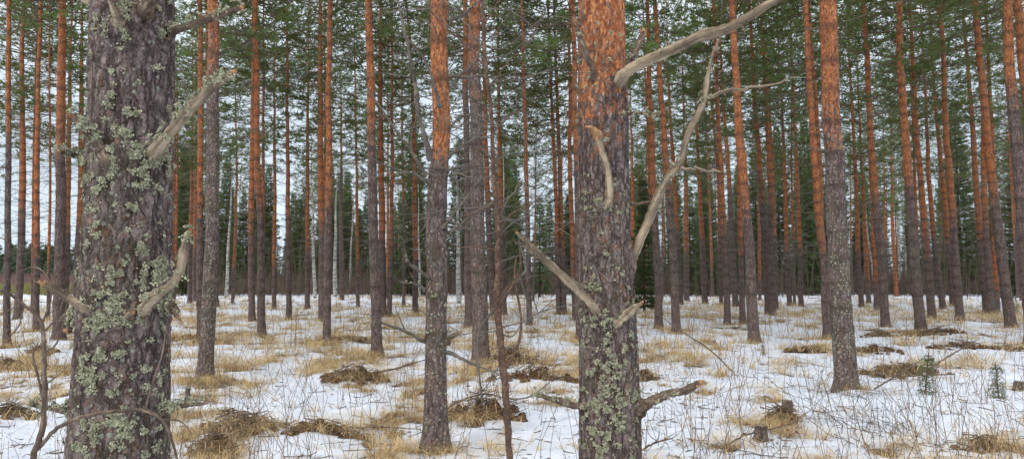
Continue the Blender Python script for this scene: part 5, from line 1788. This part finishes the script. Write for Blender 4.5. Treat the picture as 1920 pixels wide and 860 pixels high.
def twig_fan(px, py, n, sp, hmax, label, name, seed, mat='stalk', leaf=0, red=False, lean=(0, 0), cat='shrub'):
    """bush of many thin shoots"""
    rng = np.random.default_rng(seed)
    g = on_ground(px, py)
    z0 = float(gh(g[0], g[1]))
    root = empty(name, (g[0], g[1], z0), label, cat)
    mb = MB(); lf = MB()
    for k in range(n):
        x, y = rng.normal(0, sp * .35, 2)
        az = rng.uniform(0, 6.28); l = rng.uniform(.4, 1) * hmax
        el = rng.uniform(.35, 1.35)
        dv = np.array([math.cos(az) * math.cos(el) + lean[0], math.sin(az) * math.cos(el) + lean[1], math.sin(el)])
        t = np.linspace(0, 1, 6)
        P = np.array([x, y, -.02]) + t[:, None] * dv * l
        P[:, 2] -= .2 * l * t ** 2
        P[1:] += rng.normal(0, .035 * l, (5, 3))
        r = .0022 + .0020 * l
        add_tube(mb, P, np.linspace(r, r * .35, 6), 4, tip=False)
        for s in range(int(3 + l * 5)):
            u = rng.uniform(.3, .98)
            q = np.array([np.interp(u, t, P[:, j]) for j in range(3)])
            e = q + (dv * .6 + rng.normal(0, .6, 3)) * l * rng.uniform(.1, .3)
            add_tube(mb, np.array([q, (q + e) / 2 + rng.normal(0, .01, 3), e]), [r * .5, r * .4, r * .25], 3, tip=False)
            if leaf and rng.uniform() < leaf:
                s_ = rng.uniform(.012, .024)
                a = rng.normal(0, 1, 3); a /= np.linalg.norm(a)
                b = np.cross(a, rng.normal(0, 1, 3)); b /= np.linalg.norm(b)
                c_ = np.cross(a, b)
                V = e + np.array([-a * s_, b * s_ * .6 + c_ * .004, a * s_, -b * s_ * .6 + c_ * .004])
                lf.add(V, [[0, 1, 2, 3]])
    tag(link('shoots', mb.mesh('shoots', [MAT[mat]], False, 'grain'), root), kind='stuff')
    if lf.n:
        link('leaves', lf.mesh('leaves', [MAT['redleaf']], False), root)
    return root


twig_fan(1640, 800, 40, .8, .85, 'low sprawling tangle of grey twigs on the snow below the stout right-hand pine', 'bare_bush', 1, 'twig', lean=(-.5, .2))
twig_fan(1560, 745, 24, .5, .7, 'grey twig tangle at the foot of the stout right-hand pine', 'bare_bush', 2, 'twig', lean=(.3, 0))
twig_fan(1465, 845, 12, .30, .55, 'small bush with a few withered dark red leaves at the bottom right of the middle', 'bare_bush', 3, 'stalk', leaf=.45)
twig_fan(1330, 860, 7, .3, .55, 'sparse bush with hanging dark leaves at the bottom edge right of the middle giant', 'bare_bush', 4, 'stalk', leaf=.22)
twig_fan(700, 800, 8, .4, .65, 'upright brown shoots at the bottom left of the sharp-lined pine', 'bare_bush', 5)
twig_fan(365, 775, 9, .3, .5, 'brown shoots standing right beside the biggest pine', 'bare_bush', 6)
twig_fan(470, 740, 7, .2, .7, 'reddish upright shoots midway between the biggest pine and the grey-footed pine', 'bare_bush', 7, 'sapling')
twig_fan(1040, 760, 9, .4, .6, 'tangled brown shoots left of the middle giant', 'bare_bush', 8, 'stalk', leaf=.15)
twig_fan(930, 770, 12, .4, .5, 'brown twiggy shrub with dead leaves beside the red-brown sapling', 'bare_bush', 9, 'sapling', leaf=.4)
twig_fan(1870, 800, 7, .3, .5, 'thin pale shoots in the right foreground', 'bare_bush', 10)
twig_fan(600, 690, 10, .5, .6, 'twiggy growth in front of the close trio of orange pines', 'bare_bush', 11)
twig_fan(1380, 790, 9, .5, .5, 'scattered bent shoots on the snow between the two right foreground pines', 'bare_bush', 12)
twig_fan(1280, 780, 8, .4, .45, 'loose shoots right of the middle giant', 'bare_bush', 13, leaf=.1)

# tall single bare saplings
sap = [(1755, 862, 560, 'tall straight bare shoot rising from the bottom edge at right'), (540, 855, 640, 'thin bare shoot left of the sharp-lined pine at the bottom edge'), (605, 800, 620, 'hair-thin bare shoot before the trio of orange pines'),
       (470, 760, 670, 'brown snapped shoot standing between the two left pines'), (1520, 760, 590, 'bare shoot close left of the stout right-hand pine'), (1660, 720, 470, 'bare shoot among the right wood, right of the stout pine'),
       (1285, 700, 540, 'bare shoot right of the middle giant'), (1000, 700, 560, 'bare shoot in front of the largest brushwood heap'), (90, 700, 420, 'bare thin shoot left of the biggest pine'),
       (505, 700, 560, 'bare thin shoot in the left middle ground'), (1440, 720, 560, 'bare shoot in the right middle ground'), (770, 720, 560, 'bare shoot close left of the sharp-lined pine'), (1850, 760, 600, 'bare shoot at the far right foreground'),
       (20, 720, 560, 'bare shoot at the left edge'), (670, 650, 480, 'bare shoot before the grey-footed pine')]
for i, (px, py, ty, lab) in enumerate(sap):
    g = on_ground(px, py); d = g[1]
    r = np.random.default_rng(900 + i)
    w = .0028 / d * F
    lx = r.normal(0, 12)
    paths = [([(px, py + 3, d), (px + lx * .4, (py * .6 + ty * .4), d), (px + lx * .7 + r.normal(0, 4), (py * .3 + ty * .7), d), (px + lx, ty, d)], [w * 1.3, w, w * .7, w * .4])]
    for k in range(5):
        u = r.uniform(.35, .9)
        bx, by = px + lx * u, py + (ty - py) * u
        s = r.choice([-1, 1]) * r.uniform(15, 45) * 8 / d
        paths.append(([(bx, by, d), (bx + s * .5, by - abs(s) * .5, d + .03), (bx + s, by - abs(s) * r.uniform(.8, 1.6), d + .08)], [w * .5, w * .35, w * .2]))
    px_stem('bare_shoot', lab, 'shoot', paths, 'sapling', 5, part='twig', seed=900 + i)

# young spruces and pines
YS = make_spruce(777, 1.0, .08)
for i, (px, py, h, lab) in enumerate([(1735, 742, .85, 'small young spruce in the snow at right, the larger green seedling'), (1872, 740, .75, 'small young spruce near the right edge'), (1905, 590, 1.5, 'young spruce at the right edge by the last pines'), (1432, 665, .35, 'tiny green seedling by the foot of the straight pine right of the middle')]):
    g = on_ground(px, py)
    o = YS if i == 0 else copy_tree(YS)
    o.location = (g[0], g[1], float(gh(g[0], g[1])))
    o.rotation_euler = (0, .12, i * 1.3); h *= .65; o.scale = (h * .8, h * .8, h)
    tag(o, lab, 'young spruce', 'young spruces in the snow')


def stump(px, py, r, h, label, seed):
    rng = np.random.default_rng(seed)
    g = on_ground(px, py)
    z0 = float(gh(g[0], g[1]))
    root = empty('tree_stump', (g[0], g[1], z0), label, 'stump')
    zs = np.linspace(-.08, h, 9)
    P = np.stack([zs * .06, zs * 0, zs], -1)
    mb = MB()
    V, Fq, n, s = tube(P, r * (1 + .35 * np.exp(-np.maximum(zs, 0) / .05)), 18, .07, rng=rng)
    mb.add(V, Fq, 0, np.tile([-.2, .3, .6, 1], (len(V), 1)))
    link('bark', mb.mesh('bark', [MAT['bark']], True, 'bark'), root)
    m2 = MB()
    top = V[-18:].copy(); top[:, 2] -= .004
    c = top.mean(0); c[2] += .008
    m2.add(np.concatenate([top, [c]]), np.stack([np.arange(18), (np.arange(18) + 1) % 18, np.full(18, 18)], -1))
    link('cut_face', m2.mesh('cut_face', [MAT['deadwood']], False), root)


stump(1475, 770, .060, .16, 'small weathered stump behind the red-leaved bush', 1)
stump(1427, 832, .055, .13, 'small dark stump left of the red-leaved bush near the bottom', 2)
stump(1912, 730, .07, .12, 'low cut stump at the right edge of the snow', 3)
stump(350, 752, .03, .2, 'short reddish snapped stem right beside the biggest pine', 4)
